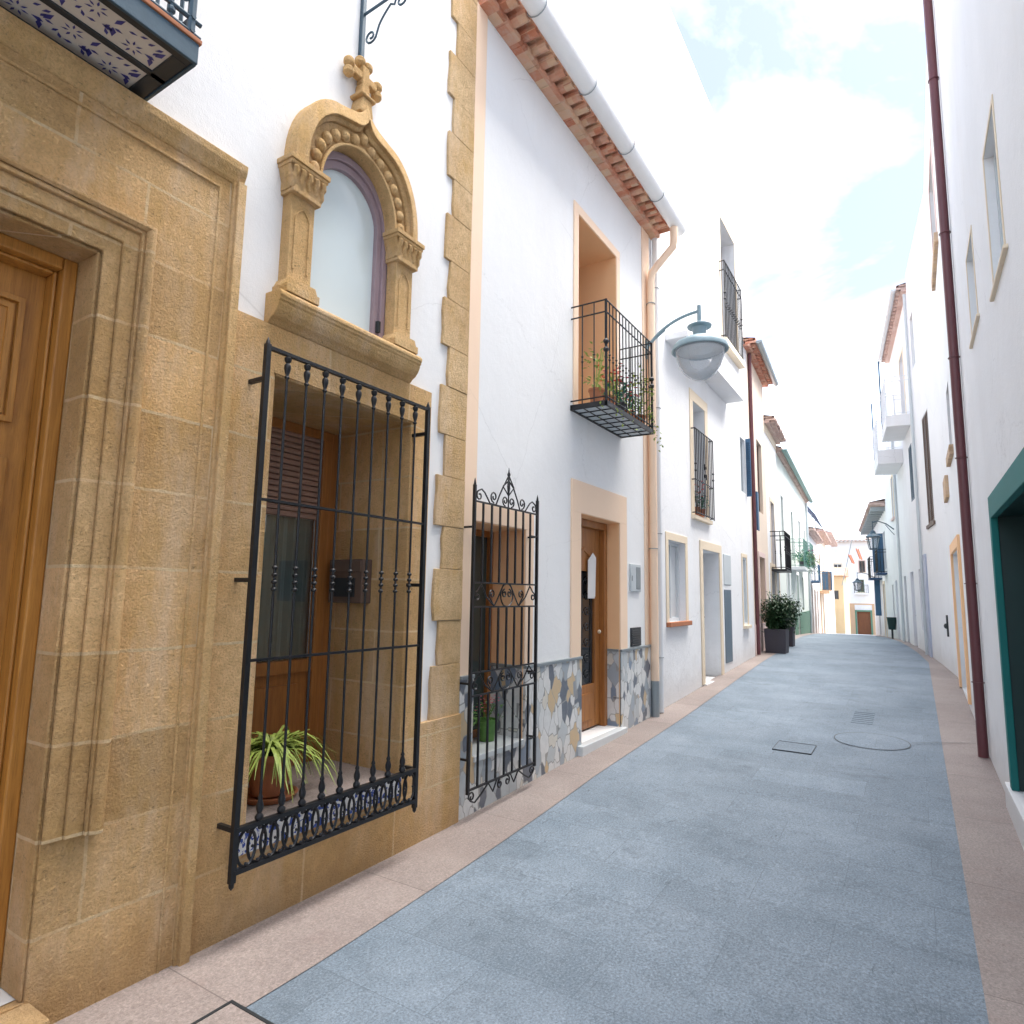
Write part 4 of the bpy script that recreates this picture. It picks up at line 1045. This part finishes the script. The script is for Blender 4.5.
# ------------------------------------------------------------------ FAR LEFT HOUSES
def house(name, label, fr, u0, u1, z1, wall, wins, z0=-3., dp=5., loc=None):
    o = thing(name,label,'house',loc or fr((u0+u1)/2,0,gz(fr((u0+u1)/2,0,0).x)))
    m = facade(fr,u0,u1,z0,z1,[(a,b,c,d,q.get('dp',.12)) for a,b,c,d,q in wins]); body(m,fr,u0,u1,z0,z1,dp); m.build('wall', M[wall], o)
    for a,b,c,d,q in wins:
        k = q.get('k','w')
        if k == 'w': simple_window(o,fr,a,b,c,d,q.get('dp',.12),q.get('fm','doorgrey'),q.get('pm','glass'),q.get('s'),q.get('st',.09),q.get('sill'),q.get('mull',1))
        elif k == 'l': simple_window(o,fr,a,b,c,d,q.get('dp',.12),q.get('fm','brown'),q.get('pm','brown'),q.get('s'),.09,q.get('sill'),1,louvre=True)
        else:
            if q.get('s'): frame_band(fr,a,b,c,d,.11,-.002,.018).build('door_surround', M[q['s']], o, bevel=.003)
            panel_door(o,fr,a,b,c,d,q.get('dp',.12),q.get('pm','doorgrey'),3,leaf2=(b-a) > 1.2)
    return o
def small_balcony(par, fr, u0, u1, z, w=.45, rm='iron', sm='white', n=10, hgt=.95, th=.12):
    b = MB().box(fr,u0,u1,0,w,z-th,z).build('balcony', M[sm], par, bevel=.008)
    railing(b,fr,u0+.02,u1-.02,w-.02,z,z+hgt,n,.009,rm,True,3,post=.014)
    return b
D = lambda **k: k
H4 = house('pink_house','narrow cream house with red tile eave and dark red downpipe behind the planters',FC,0.,2.5,6.70,'cream',[(1.1,1.9,3.4,5.0,D(k='l')),(.9,1.75,.45,2.4,D(k='d',pm='wood_o',s='pinkwall'))])
eave(H4,FC,-.25,2.65,6.62,'tiles_r',.24,.12,'metalgrey',False,.06,.2,rdepth=4)
m = MB(); m.tube([FC(.16,.04,6.6),FC(.16,.04,.42)],.038,10); m.build('downpipe', M['burg'], H4, True)
m = MB(); m.box(FC,.30,.33,.01,.09,2.9,3.7); m.box(FC,.33,.50,.07,.09,2.9,3.7); m.build('shutter', M['blue'], H4, bevel=.003)
m = MB(); m.box(FC,.0,2.5,-.002,.014,-.2,1.0); m.build('plinth', M['pinkwall'], H4)
H5 = house('beige_eave_house','narrow white house with pale beige eave and small black iron balcony',FC,2.5,4.9,5.75,'white2',[(3.2,3.9,2.25,3.9,D(fm='wood_o',s='beige')),(2.9,3.6,.45,2.25,D(k='d',pm='brown',s='beige')),(4.0,4.6,.9,2.2,D(s='beige'))])
eave(H5,FC,2.52,5.0,5.70,'tiles_p',.26,.12,None,False,.07,.2)
small_balcony(H5,FC,2.95,4.2,2.22,.35,'iron','ventd',10,.9,.05)
m = MB(); m.box(FC,2.55,4.88,-.002,.016,5.5,5.70); m.build('cornice', M['beige'], H5)
H6 = house('green_gutter_house','long pale green-white house with green gutter and green painted ground floor',FC,4.9,15.2,5.5,'pale',
  [(8.4,9.1,2.75,4.3,D(s='white')),(11.2,11.9,2.85,4.3,D(s='white')),(13.6,14.2,2.9,4.2,D(s='white')),(5.6,6.2,3.2,4.4,D(s='white')),(6.6,7.3,.4,2.3,D(k='d',pm='lgrey',s='white')),(9.6,10.4,.3,2.3,D(k='d',pm='ggreen',s='white')),(11.9,12.6,1.1,2.3,D(fm='slate'))])
eave(H6,FC,4.9,15.4,5.46,'tiles_p',.16,.08,'ggutter',False,.07,.22,rdepth=2.6)
pieces('plinth', M['ggreen'], H6, [lambda m: m.box(FC,8.6,9.6,-.002,.02,-.5,1.05), lambda m: m.box(FC,10.4,15.2,-.002,.02,-.5,1.05)])
m = MB(); m.add([FC(4.9,0,5.5),FC(4.9,-5,5.5),FC(4.9,-2.5,6.5)],[(0,1,2)]); m.add([FC(5.1,0,5.5),FC(5.1,-5,5.5),FC(5.1,-2.5,6.5)],[(0,1,2)]); m.build('gable', M['pale'], H6)
small_balcony(H6,FC,7.9,9.6,2.5,.4,'ggutter','white2',12,.85,.1)
small_balcony(H6,FC,10.8,12.4,2.6,.4,'ggutter','white2',12,.85,.1)
m = MB(); m.tube([FC(15.0,.05,5.4),FC(15.0,.05,.1)],.045,8); m.build('downpipe', M['lgrey'], H6, True)
for i,(u,w_,lab,lf,fl) in enumerate(((8.3,.30,'blue-grey bushy plant spilling over the near end of the green-railed balcony','leaf_t',None),(9.1,.30,'green bushy plant at the far end of the nearer green-railed balcony','leaf','fl_pur'),(11.2,.30,'purple flowering plant at the near end of the farther green-railed balcony','leaf_d','fl_pur'),(12.0,.30,'pink flowering plant at the far end of the farther green-railed balcony','leaf','fl_pink'))):
    flower_pot(FC(u,w_,2.51 if u < 10 else 2.61),lab,.10,.16,lf,fl,150,.28,.42,30,'planter',5,'plants on the green railed balconies',ls=.09)
H7 = house('blue_awning_house','low white house with navy awning on its upper terrace',FC,15.2,22.,4.3,'white2',[(16.2,17.,2.3,3.5,D(s='beige')),(19.,19.8,2.3,3.5,D(s='beige')),(16.4,17.2,.0,2.0,D(k='d',pm='wood_d',s='cream')),(18.4,19.2,-.1,1.9,D(k='d',pm='wood_o',s='cream')),(20.2,21.,-.1,1.9,D(k='d',pm='wood_d',s='cream'))],)
eave(H7,FC,15.2,22.1,4.25,'tiles_p',.30,.12,None,False,.08,.25)
m = MB(); m.box(FC,15.2,22,-.6,-.35,4.35,4.9); m.build('parapet', M['white2'], H7)
m = MB(); m.profile(FC,[(.30,5.0),(.33,5.0),(-.30,5.85),(-.33,5.85)],15.6,21.5); aw = m.build('awning', M['awning'], H7)
pieces('awning_post', M['metalgrey'], aw, [(lambda m,u=u: m.tube([FC(u,.0,4.3),FC(u,.0,5.42)],.02,6)) for u in (16.1,19,21.4)])
small_balcony(H7,FC,16.0,17.3,2.25,.35,'blue','blue',8,.7,.06)
H8 = house('cream_balcony_house','cream house far down the street with a boxy railed balcony and red tile eave',FC,22.,31.,4.9,'cream',[(23.2,24.2,2.0,3.9,D(fm='brown',s='white')),(27.,28.,2.0,3.9,D(fm='brown',s='white')),(22.8,23.8,-.3,1.8,D(k='d',pm='wood_d',s='beige')),(25.,26.5,-.4,1.8,D(k='d',pm='brown',s='beige')),(28.5,29.5,-.5,1.7,D(k='d',pm='lgrey',s='beige'))])
eave(H8,FC,22.,31.2,4.86,'tiles_p',.35,.15,None,False,.08,.25)
small_balcony(H8,FC,22.6,25.6,1.95,.45,'brown','tanwall',14,.95,.16)
MB().box(FC,25.4,25.5,.02,.50,2.0,3.0).build('balcony_screen', M['blue'], H8)
H9 = house('tall_cream_house','tall pale cream house beyond the boxy balcony at the far left end',FC,31.,42.,5.6,'white2',[(33,34,2.,3.6,D(s='beige')),(37,38,2.,3.6,D(s='beige')),(32.5,33.5,-1.,1.4,D(k='d',pm='lgrey',s='cream')),(35,36,-1.,1.4,D(k='d',pm='slate',s='cream'))])
eave(H9,FC,31.1,42.2,5.55,'tiles_p',.4,.15,None,False,.08,.3)
# orange house face & end buildings (face the camera)
FE = Fr((58,5.0),-90,'L')    # u runs toward -Y, outward is -X
FE.n = (-1,0)
H10 = house('orange_house','narrow orange-yellow house with a thin tile edge facing up the street at its end',FE,-1.2,.15,3.35,'orange',[(-.55,-.2,1.5,2.2,D(dp=.08,fm='brown',mull=0))],z0=-4)
m = MB(); m.profile(FE,[(.25,3.35),(.28,3.40),(-3,4.2),(-3,3.35)],-1.4,.35); m.build('roof', M['tiles_r'], H10)
FD = Fr((70,9),-90,'L'); FD.n = (-1,0)
H11 = house('end_house','white tile-roofed house closing the far end of the street above a red-brown garage door',FD,-1,9.5,7.1,'white2',
  [(4.20,5.35,-1.95,.35,D(k='d',pm='wood_d',dp=.25)),(2.4,3.1,3.6,4.9,D(s='beige')),(4.35,4.95,2.2,3.4,D(fm='ggreen',pm='glass_g',sill='beige')),(4.6,5.1,4.1,5.2,D(fm='brown',s='pinkwall',sill='beige'))],z0=-5)
frame_band(FD,4.20,5.35,-1.95,.35,.15,-.002,.05).build('door_surround', M['ggreen'], H11)
m = MB(); m.box(FD,2.8,4.05,-.002,.03,-4.9,1.0); m.box(FD,5.5,6.5,-.002,.03,-4.9,1.0); m.box(FD,2.8,6.5,-.002,.04,.999,1.12); m.build('plinth', M['tanwall'], H11)
eave(H11,FD,-1.2,9.7,7.05,'tiles_p',.5,.2,None,False,.08,.35,rdepth=5)
small_balcony(H11,FD,4.1,5.3,2.1,.5,'iron','white2',8,.8,.12)
# flag pole with two flags
fp = thing('flag_pole','slanting grey flag pole with two orange-red flags above the orange house','flag',(57,4.7,3.))
m = MB(); m.tube([(57.2,4.85,2.6),(56.6,3.95,6.2)],.03,6); m.build('pole', M['metalgrey'], fp)
for (yy,zz,hh) in ((4.3,4.3,.7),(3.75,4.6,.85)):
    m = MB(); n = 8
    for i in range(n):
        a = i/n; b = (i+1)/n
        def q(s_,t_): return (56.7+.06*math.sin(s_*9), yy-.20*s_-.25*t_, zz+hh*(1-t_)+.05*math.sin(s_*7))
        for j in range(3): m.quad(q(a,j/3),q(b,j/3),q(b,(j+1)/3),q(a,(j+1)/3))
    m.build('flag', M['flag'], fp)

# ------------------------------------------------------------------ RIGHT SIDE
R1 = thing('green_door_house','tall white house at right with teal garage doorway and burgundy downpipe','house',(5,-.5,.05))
g_op = (2.6,5.72,.27,2.17); w1 = (4.02,4.55,3.36,4.22); w2 = (5.52,6.05,3.58,4.26)
r1ops = [(*g_op,.30),(*w1,.10),(*w2,.10),(4.6,5.3,6.0,7.2,.12)]
m = facade(FR,-3,8.9,-.3,11.,r1ops); body(m,FR,-3,8.9,-.3,11.,5); m.build('wall', M['whiteR'], R1)
m = MB(); m.box(FR,5.66,5.73,-.27,-.03,.27,2.20); m.box(FR,2.6,5.66,-.27,-.03,2.14,2.20); m.build('recess_lining', M['dkgreen'], R1)
m = MB(); m.box(FR,2.5,2.6,-.03,.012,.10,2.29); m.box(FR,5.64,5.735,-.03,.012,.27,2.29); m.box(FR,2.6,5.64,-.03,.012,2.13,2.29); m.build('garage_frame', M['green'], R1, bevel=.004)
m = MB(); m.box(FR,2.6,5.72,-.30,-.27,.27,2.12)
for k in range(6): m.box(FR,2.62+k*.52,2.66+k*.52,-.28,-.255,.27,2.12)
for z in (.75,1.3,1.8): m.box(FR,2.66,5.70,-.28,-.262,z,z+.05)
m.build('garage_door', M['dkgreen'], R1, bevel=.003)
MB().box(FR,2.4,5.9,-.30,.03,-.1,.268).build('threshold', M['white2'], R1, bevel=.006)
for k,(w_,nm) in enumerate(((w1,'a'),(w2,'b'))):
    simple_window(R1,FR,*w_,.10,'lgrey','pane_refl','beige',.03,None,1,.006)
    MB().box(FR,w_[0]-.10,w_[1]+.08,-.02,.022,w_[2]-.025,w_[2]-.001).build('window_sill', M['beige'], R1, bevel=.006)
simple_window(R1,FR,4.6,5.3,6.,7.2,.12,'lgrey','glass',None)
m = MB(); PX = lambda z: 7.36
m.tube([FR(PX(12),.05,12.),FR(PX(5),.05,5.6),FR(PX(0),.05,.14)],.042,12); bp = m.build('downpipe', M['burg'], R1, True)
pieces('pipe_clip', M['burg'], bp, [ringclip(FR(PX(z),.05,z),.048,.005) for z in (6.9,5.2,3.9,2.9,1.7,.8)])

R2 = thing('brown_shutter_house','white house at right with tall brown shutters, brick sills and an orange framed door','house',(12,-.5,.3))
m = facade(FR,8.9,12.3,-.3,8.5,[(9.55,11.2,.33,2.2,.14),(9.5,10.1,3.45,4.3,.1),(9.5,10.6,6.25,7.5,.1)])
m.quad(FR(8.9,0,-.3),FR(8.9,-5,-.3),FR(8.9,-5,8.5),FR(8.9,0,8.5)); m.quad(FR(8.9,0,8.5),FR(12.3,0,8.5),FR(12.3,-5,8.5),FR(8.9,-5,8.5))
bops = [(1.32,2.15,2.95,5.02,.06),(2.5,3.0,6.3,7.4,.1)]
facade(FB,0,3.2,-.3,8.5,bops,0,True,m); m.quad(FB(3.2,0,-.3),FB(3.2,-5,-.3),FB(3.2,-5,8.5),FB(3.2,0,8.5)); m.quad(FB(0,0,8.5),FB(3.2,0,8.5),FB(3.2,-5,8.5),FB(0,-5,8.5)); m.quad(FR(12.3,-.0,8.5),FR(12.3,-5,8.5),FB(0,-5,8.5),FB(0,0,8.5))
m.build('wall', M['whiteR'], R2)
frame_band(FR,9.55,11.2,.33,2.2,.14,-.002,.03).build('door_surround', M['peach'], R2, bevel=.003)
panel_door(R2,FR,9.55,11.2,.33,2.2,.12,'doorgrey',3,leaf2=True)
simple_window(R2,FR,9.5,10.1,3.45,4.3,.1,'brown','glass',None); simple_window(R2,FR,9.5,10.6,6.25,7.5,.1,'brown','glass','pinkwall')
for (a,b,c,d) in ((9.35,10.3,3.33,3.45),(9.35,10.9,6.10,6.24)):
    m = MB(); n = int((b-a)/.12); m.box(FR,a,b,-.02,.035,c+.004,d-.004)
    for k in range(n): m.box(FR,a+k*(b-a)/n+.004,a+(k+1)*(b-a)/n-.004,-.02,.045,c,d)
    m.build('brick_sill', M['brick_b'], R2, bevel=.004)
MB().box(FR,11.0,11.7,0,.045,3.02,3.34).build('brick_ledge', M['brick_b'], R2, bevel=.006)
simple_window(R2,FB,2.5,3.0,6.3,7.4,.1,'lgrey','glass',None)
f = simple_window(R2,FB,1.32,2.15,2.95,5.02,.06,'brown','brown',None,louvre=True)
m = MB(); m.box(FB,1.22,2.25,0,.03,2.89,2.95); m.build('window_sill', M['brown'], R2)
MB().box(FB,2.75,3.1,-.002,.03,.30,2.45).build('door', M['lav'], R2, bevel=.004)
m = MB(); m.box(FB,.56,.60,.0,.025,.95,1.30); m.ball(FB(.58,.03,1.12),.035,8,1.3); tag(m.build('door_knocker', M['ventd'], None),'small dark iron knocker on the white wall past the orange framed door','knocker')
m = MB(); m.box(FB,-.1,0,0,0,0,0) if False else None

R3 = house('white_balcony_house','white house at right with two pale balcony slabs and a tiled eave',FB,3.2,7.9,8.2,'whiteR',[(4.02,4.62,3.74,4.98,D(k='l',dp=.05,pm='slate',fm='slate')),(4.6,5.4,5.75,7.3,D(s='beige')),(5.2,5.9,.25,2.2,D(k='d',pm='lav')),(3.7,4.2,.9,2.2,D(fm='lav',pm='lav')),(6.9,7.5,.25,2.15,D(k='d',pm='slate'))],z0=-2)
eave(R3,FB,3.2,8.0,8.15,'tiles_p',.20,.10,'lgrey',False,.05,.2)
b_ = MB().box(FB,3.9,5.5,0,.46,5.36,5.62).build('balcony', M['white2'], R3, bevel=.01); railing(b_,FB,3.92,5.48,.44,5.62,6.5,9,.007,'wpipe',True,3,post=.012)
b_ = MB().box(FB,5.9,7.6,0,.54,4.90,5.26).build('balcony', M['white2'], R3, bevel=.01); railing(b_,FB,5.92,7.58,.52,5.26,6.1,9,.008,'wpipe',True,3,post=.012)
pieces('shutter', M['blue'], R3, [lambda m: m.box(FB,5.44,5.50,.42,.45,5.63,7.4), lambda m: m.box(FB,7.5,7.56,.50,.53,5.27,6.9)])
m = MB(); m.tube([FB(3.26,.04,8.1),FB(3.26,.04,.3)],.03,8); m.build('downpipe', M['lgrey'], R3, True)
R4 = house('middle_right_house','plain bluish white house between the balcony house and the lantern',FB,7.9,12.3,6.3,'white2',[(9.5,10.2,.15,2.1,D(k='d',pm='lav')),(10.9,11.4,.8,2.0,D(fm='slate')),(9.,9.6,3.9,5.1,D(s='beige',sill='pinkwall')),(8.3,8.9,1.0,2.0,D(fm='lav'))],z0=-2)
m = MB(); m.tube([FB(7.95,.04,6.2),FB(7.95,.04,.2)],.035,8); m.build('downpipe', M['lgrey'], R4, True)
R5 = house('low_eave_house','lower white house at right with dark beamed tile eave and blue shutters',FB,12.3,22.,4.7,'whiteR',[(13.2,14.,2.6,3.9,D(k='l',fm='blue',pm='blue')),(16.,16.9,2.5,3.8,D(k='l',fm='blue',pm='blue')),(14.6,15.4,.2,2.1,D(k='d',pm='wood_o',s='beige')),(18.,18.8,.1,2.,D(k='d',pm='slate')),(20.,20.8,2.3,3.5,D(k='l',fm='blue',pm='blue'))],z0=-3)
eave(R5,FB,12.3,22.1,4.66,'tiles_p',.48,.12,None,False,.08,.22)
pieces('rafter', M['metalgrey'], R5, [(lambda m,k=k: m.box(FB,12.5+k*.7,12.62+k*.7,.0,.42,4.52,4.655)) for k in range(14)])
small_balcony(R5,FB,13.,14.3,2.45,.3,'iron','awning',8,.8,.06); small_balcony(R5,FB,15.7,17.2,2.35,.4,'iron','awning',8,.8,.06)
pieces('shutter', M['blue'], R5, [lambda m: m.box(FB,14.2,14.24,.0,.35,2.5,3.9), lambda m: m.box(FB,17.2,17.24,.0,.2,.9,2.3)])

# hanging lanterns on the right
def lantern(label, fr, u, w, z, s=1.):
    c = fr(u,w,z); o = thing('lantern',label,'street lamp',c)
    m = MB(); m.tube([fr(u,0,z+.62*s),fr(u,w*.35,z+.80*s),fr(u,w*.75,z+.90*s),fr(u,w,z+.86*s)],.018*s,6); m.tube([fr(u,0,z+.45*s),fr(u,w*.4,z+.78*s)],.010*s,5); m.tube([c+Vector((0,0,.6*s)),c+Vector((0,0,.9*s))],.012*s,6); m.build('arm', M['iron_b'], o)
    m = MB(); m.lathe(c,[(.02*s,.62*s),(.06*s,.58*s),(.10*s,.50*s),(.22*s,.42*s),(.24*s,.40*s),(.20*s,.39*s)],8)
    m.lathe(c,[(.11*s,0),(.13*s,.02*s),(.11*s,.04*s)],8)
    for k in range(8):
        a = 2*PI*k/8; m.tube([c+Vector((.12*s*math.cos(a),.12*s*math.sin(a),.02*s)),c+Vector((.19*s*math.cos(a),.19*s*math.sin(a),.40*s))],.010*s,5)
    m.build('lantern_cage', M['iron_b'], o)
    m = MB(); m.lathe(c,[(.10*s,.03*s),(.175*s,.39*s)],8); m.build('lantern_glass', M['clear'], o)
lantern('blue-grey lantern on a curved arm high on the right hand wall',FB,9.5,.55,3.0,.95)
lantern('small dark lantern further down the right hand wall below the first',FB,20.,.70,1.9,.9)

# litter bin
bc = FB(14.2,.16,gz(26.4-0)); bx = FB(10.6,.12,0); bzz = gzs(bx.x)
bn = thing('litter_bin','dark teal litter bin on a post against the right hand wall','litter bin',(bx.x,bx.y,bzz))
m = MB(); c = Vector((bx.x,bx.y,bzz)); m.lathe(c,[(.10,.28),(.13,.62),(.14,.62),(.14,.65),(.11,.65)],14); m.build('bin', M['dkgreen'], bn, True)
MB().tube([c+Vector((0,0,-.02)),c+Vector((0,0,.30))],.03,8).build('post', M['ventd'], bn)

# planters with shrubs
def planter(label, x, y, s=.40, h_=.46, seed=1):
    rnd = random.Random(seed); z = gzs(x); o = thing('planter',label,'planter',(x,y,z),'square planters with shrubs')
    m = MB(); q = s/2
    m.add([(x-q*.92,y-q*.92,z),(x+q*.92,y-q*.92,z),(x+q*.92,y+q*.92,z),(x-q*.92,y+q*.92,z),(x-q,y-q,z+h_),(x+q,y-q,z+h_),(x+q,y+q,z+h_),(x-q,y+q,z+h_),
           (x-q*.88,y-q*.88,z+h_),(x+q*.88,y-q*.88,z+h_),(x+q*.88,y+q*.88,z+h_),(x-q*.88,y+q*.88,z+h_),(x-q*.88,y-q*.88,z+h_-.05),(x+q*.88,y-q*.88,z+h_-.05),(x+q*.88,y+q*.88,z+h_-.05),(x-q*.88,y+q*.88,z+h_-.05)],
          [(0,1,5,4),(1,2,6,5),(2,3,7,6),(3,0,4,7),(4,5,9,8),(5,6,10,9),(6,7,11,10),(7,4,8,11),(8,9,13,12),(9,10,14,13),(10,11,15,14),(11,8,12,15),(12,13,14,15)])
    m.build('tub', M['planter'], o, bevel=.006)
    m = MB(); tips = []
    for i in range(30):
        a = rnd.uniform(0,2*PI); r_ = rnd.uniform(.05,.28); p0 = Vector((x+rnd.uniform(-.1,.1),y+rnd.uniform(-.1,.1),z+h_-.06)); p1 = Vector((x+r_*math.cos(a),y+r_*math.sin(a),z+h_+rnd.uniform(.18,.62)))
        mid = p0.lerp(p1,.5)+Vector((rnd.uniform(-.03,.03),rnd.uniform(-.03,.03),.03)); m.tube([p0,mid,p1],[.010,.008,.004],5); tips.append((p0,mid,p1))
    m.build('stems', M['brown'], o)
    m = MB()
    for p0,mid,p1 in tips:
        for k in range(95):
            t_ = rnd.uniform(.12,1.05); p = p0.lerp(p1,t_)+Vector((rnd.gauss(0,.075),rnd.gauss(0,.075),rnd.gauss(0,.06)))
            m.leaf(p,(rnd.uniform(-1,1),rnd.uniform(-1,1),rnd.uniform(-.4,1)),(0,0,1),rnd.uniform(.07,.12),rnd.uniform(.028,.05))
    m.build('foliage', M['leaf_d'], o)
planter('nearer charcoal planter with a dark green shrub by the dark red downpipe',14.25,2.46,.42,.48,3)
planter('farther charcoal planter with shrub partly hidden behind the nearer one',15.9,2.55,.36,.44,5)

# ------------------------------------------------------------------ camera
cam = bpy.data.cameras.new('camera'); co = bpy.data.objects.new('camera',cam); col.objects.link(co); scn.camera = co
X = Vector((403,88,637)).normalized(); U = Vector((84,-4992,637)); U = (U-X*U.dot(X)).normalized(); Lf = X.cross(U)
if Lf.x > 0: Lf = -Lf
# rows X,Lf,U hold world axes in image axes (right, down, forward)
right = Vector((X.x,Lf.x,U.x)); down = Vector((X.y,Lf.y,U.y)); fwd = Vector((X.z,Lf.z,U.z))
co.matrix_world = Matrix(((right.x,-down.x,-fwd.x,0),(right.y,-down.y,-fwd.y,0),(right.z,-down.z,-fwd.z,1.54),(0,0,0,1)))
cam.sensor_width = 36; cam.lens = 36*637/1024; cam.clip_start = .05; cam.clip_end = 3000

# ------------------------------------------------------------------ light
SUN_EL, SUN_AZ = 64, -58   # azimuth from +X toward +Y
w = bpy.data.worlds.new('World'); scn.world = w; w.use_nodes = True
nt = w.node_tree; N = nt.nodes; Lk = nt.links; bg = N['Background']
sky = N.new('ShaderNodeTexSky'); sky.sky_type = 'NISHITA'; sky.sun_disc = False; sky.sun_elevation = R(SUN_EL); sky.sun_rotation = R(90-SUN_AZ); sky.air_density = 1.; sky.dust_density = 1.5; sky.ozone_density = 1.5
tc = N.new('ShaderNodeTexCoord')
mp = N.new('ShaderNodeMapping'); mp.inputs['Scale'].default_value = (1,1,2.0); mp.inputs['Location'].default_value = (1.7,2.1,.4); Lk.new(tc.outputs['Generated'], mp.inputs[0])
nz = N.new('ShaderNodeTexNoise'); nz.inputs['Scale'].default_value = 1.9; nz.inputs['Detail'].default_value = 7; nz.inputs['Roughness'].default_value = .55; nz.inputs['Distortion'].default_value = .4; Lk.new(mp.outputs[0], nz.inputs['Vector'])
rp = N.new('ShaderNodeValToRGB'); rp.color_ramp.elements[0].position = .43; rp.color_ramp.elements[1].position = .74; Lk.new(nz.outputs['Fac'], rp.inputs[0])
mr = N.new('ShaderNodeMapRange'); mr.inputs['From Min'].default_value = 0; mr.inputs['From Max'].default_value = 1; mr.inputs['To Min'].default_value = .12; mr.inputs['To Max'].default_value = 1.; Lk.new(rp.outputs[0], mr.inputs[0])
mx = N.new('ShaderNodeMix'); mx.data_type = 'RGBA'; Lk.new(mr.outputs[0], mx.inputs[0]); tint = N.new('ShaderNodeMix'); tint.data_type = 'RGBA'; tint.blend_type = 'MULTIPLY'; tint.inputs[0].default_value = 1; tint.inputs[7].default_value = (.51,.46,.49,1); Lk.new(sky.outputs[0], tint.inputs[6]); Lk.new(tint.outputs[2], mx.inputs[6]); mx.inputs[7].default_value = (6.9,7.8,8.6,1)
Lk.new(mx.outputs[2], bg.inputs[0]); bg.inputs[1].default_value = .095
sun = bpy.data.lights.new('sun','SUN'); so = bpy.data.objects.new('sun',sun); col.objects.link(so)
sun.energy = 2.6; sun.angle = R(55); sun.color = (1,.95,.87)
dv = Vector((math.cos(R(SUN_EL))*math.cos(R(SUN_AZ)), math.cos(R(SUN_EL))*math.sin(R(SUN_AZ)), math.sin(R(SUN_EL))))
so.rotation_euler = (-dv).to_track_quat('-Z','Y').to_euler()

scn.view_settings.view_transform = 'Standard'; scn.view_settings.look = 'None'; scn.view_settings.exposure = 2.35; scn.view_settings.gamma = 1
scn.render.resolution_x = 1024; scn.render.resolution_y = 1024
scn.cycles.max_bounces = 8; scn.cycles.diffuse_bounces = 5
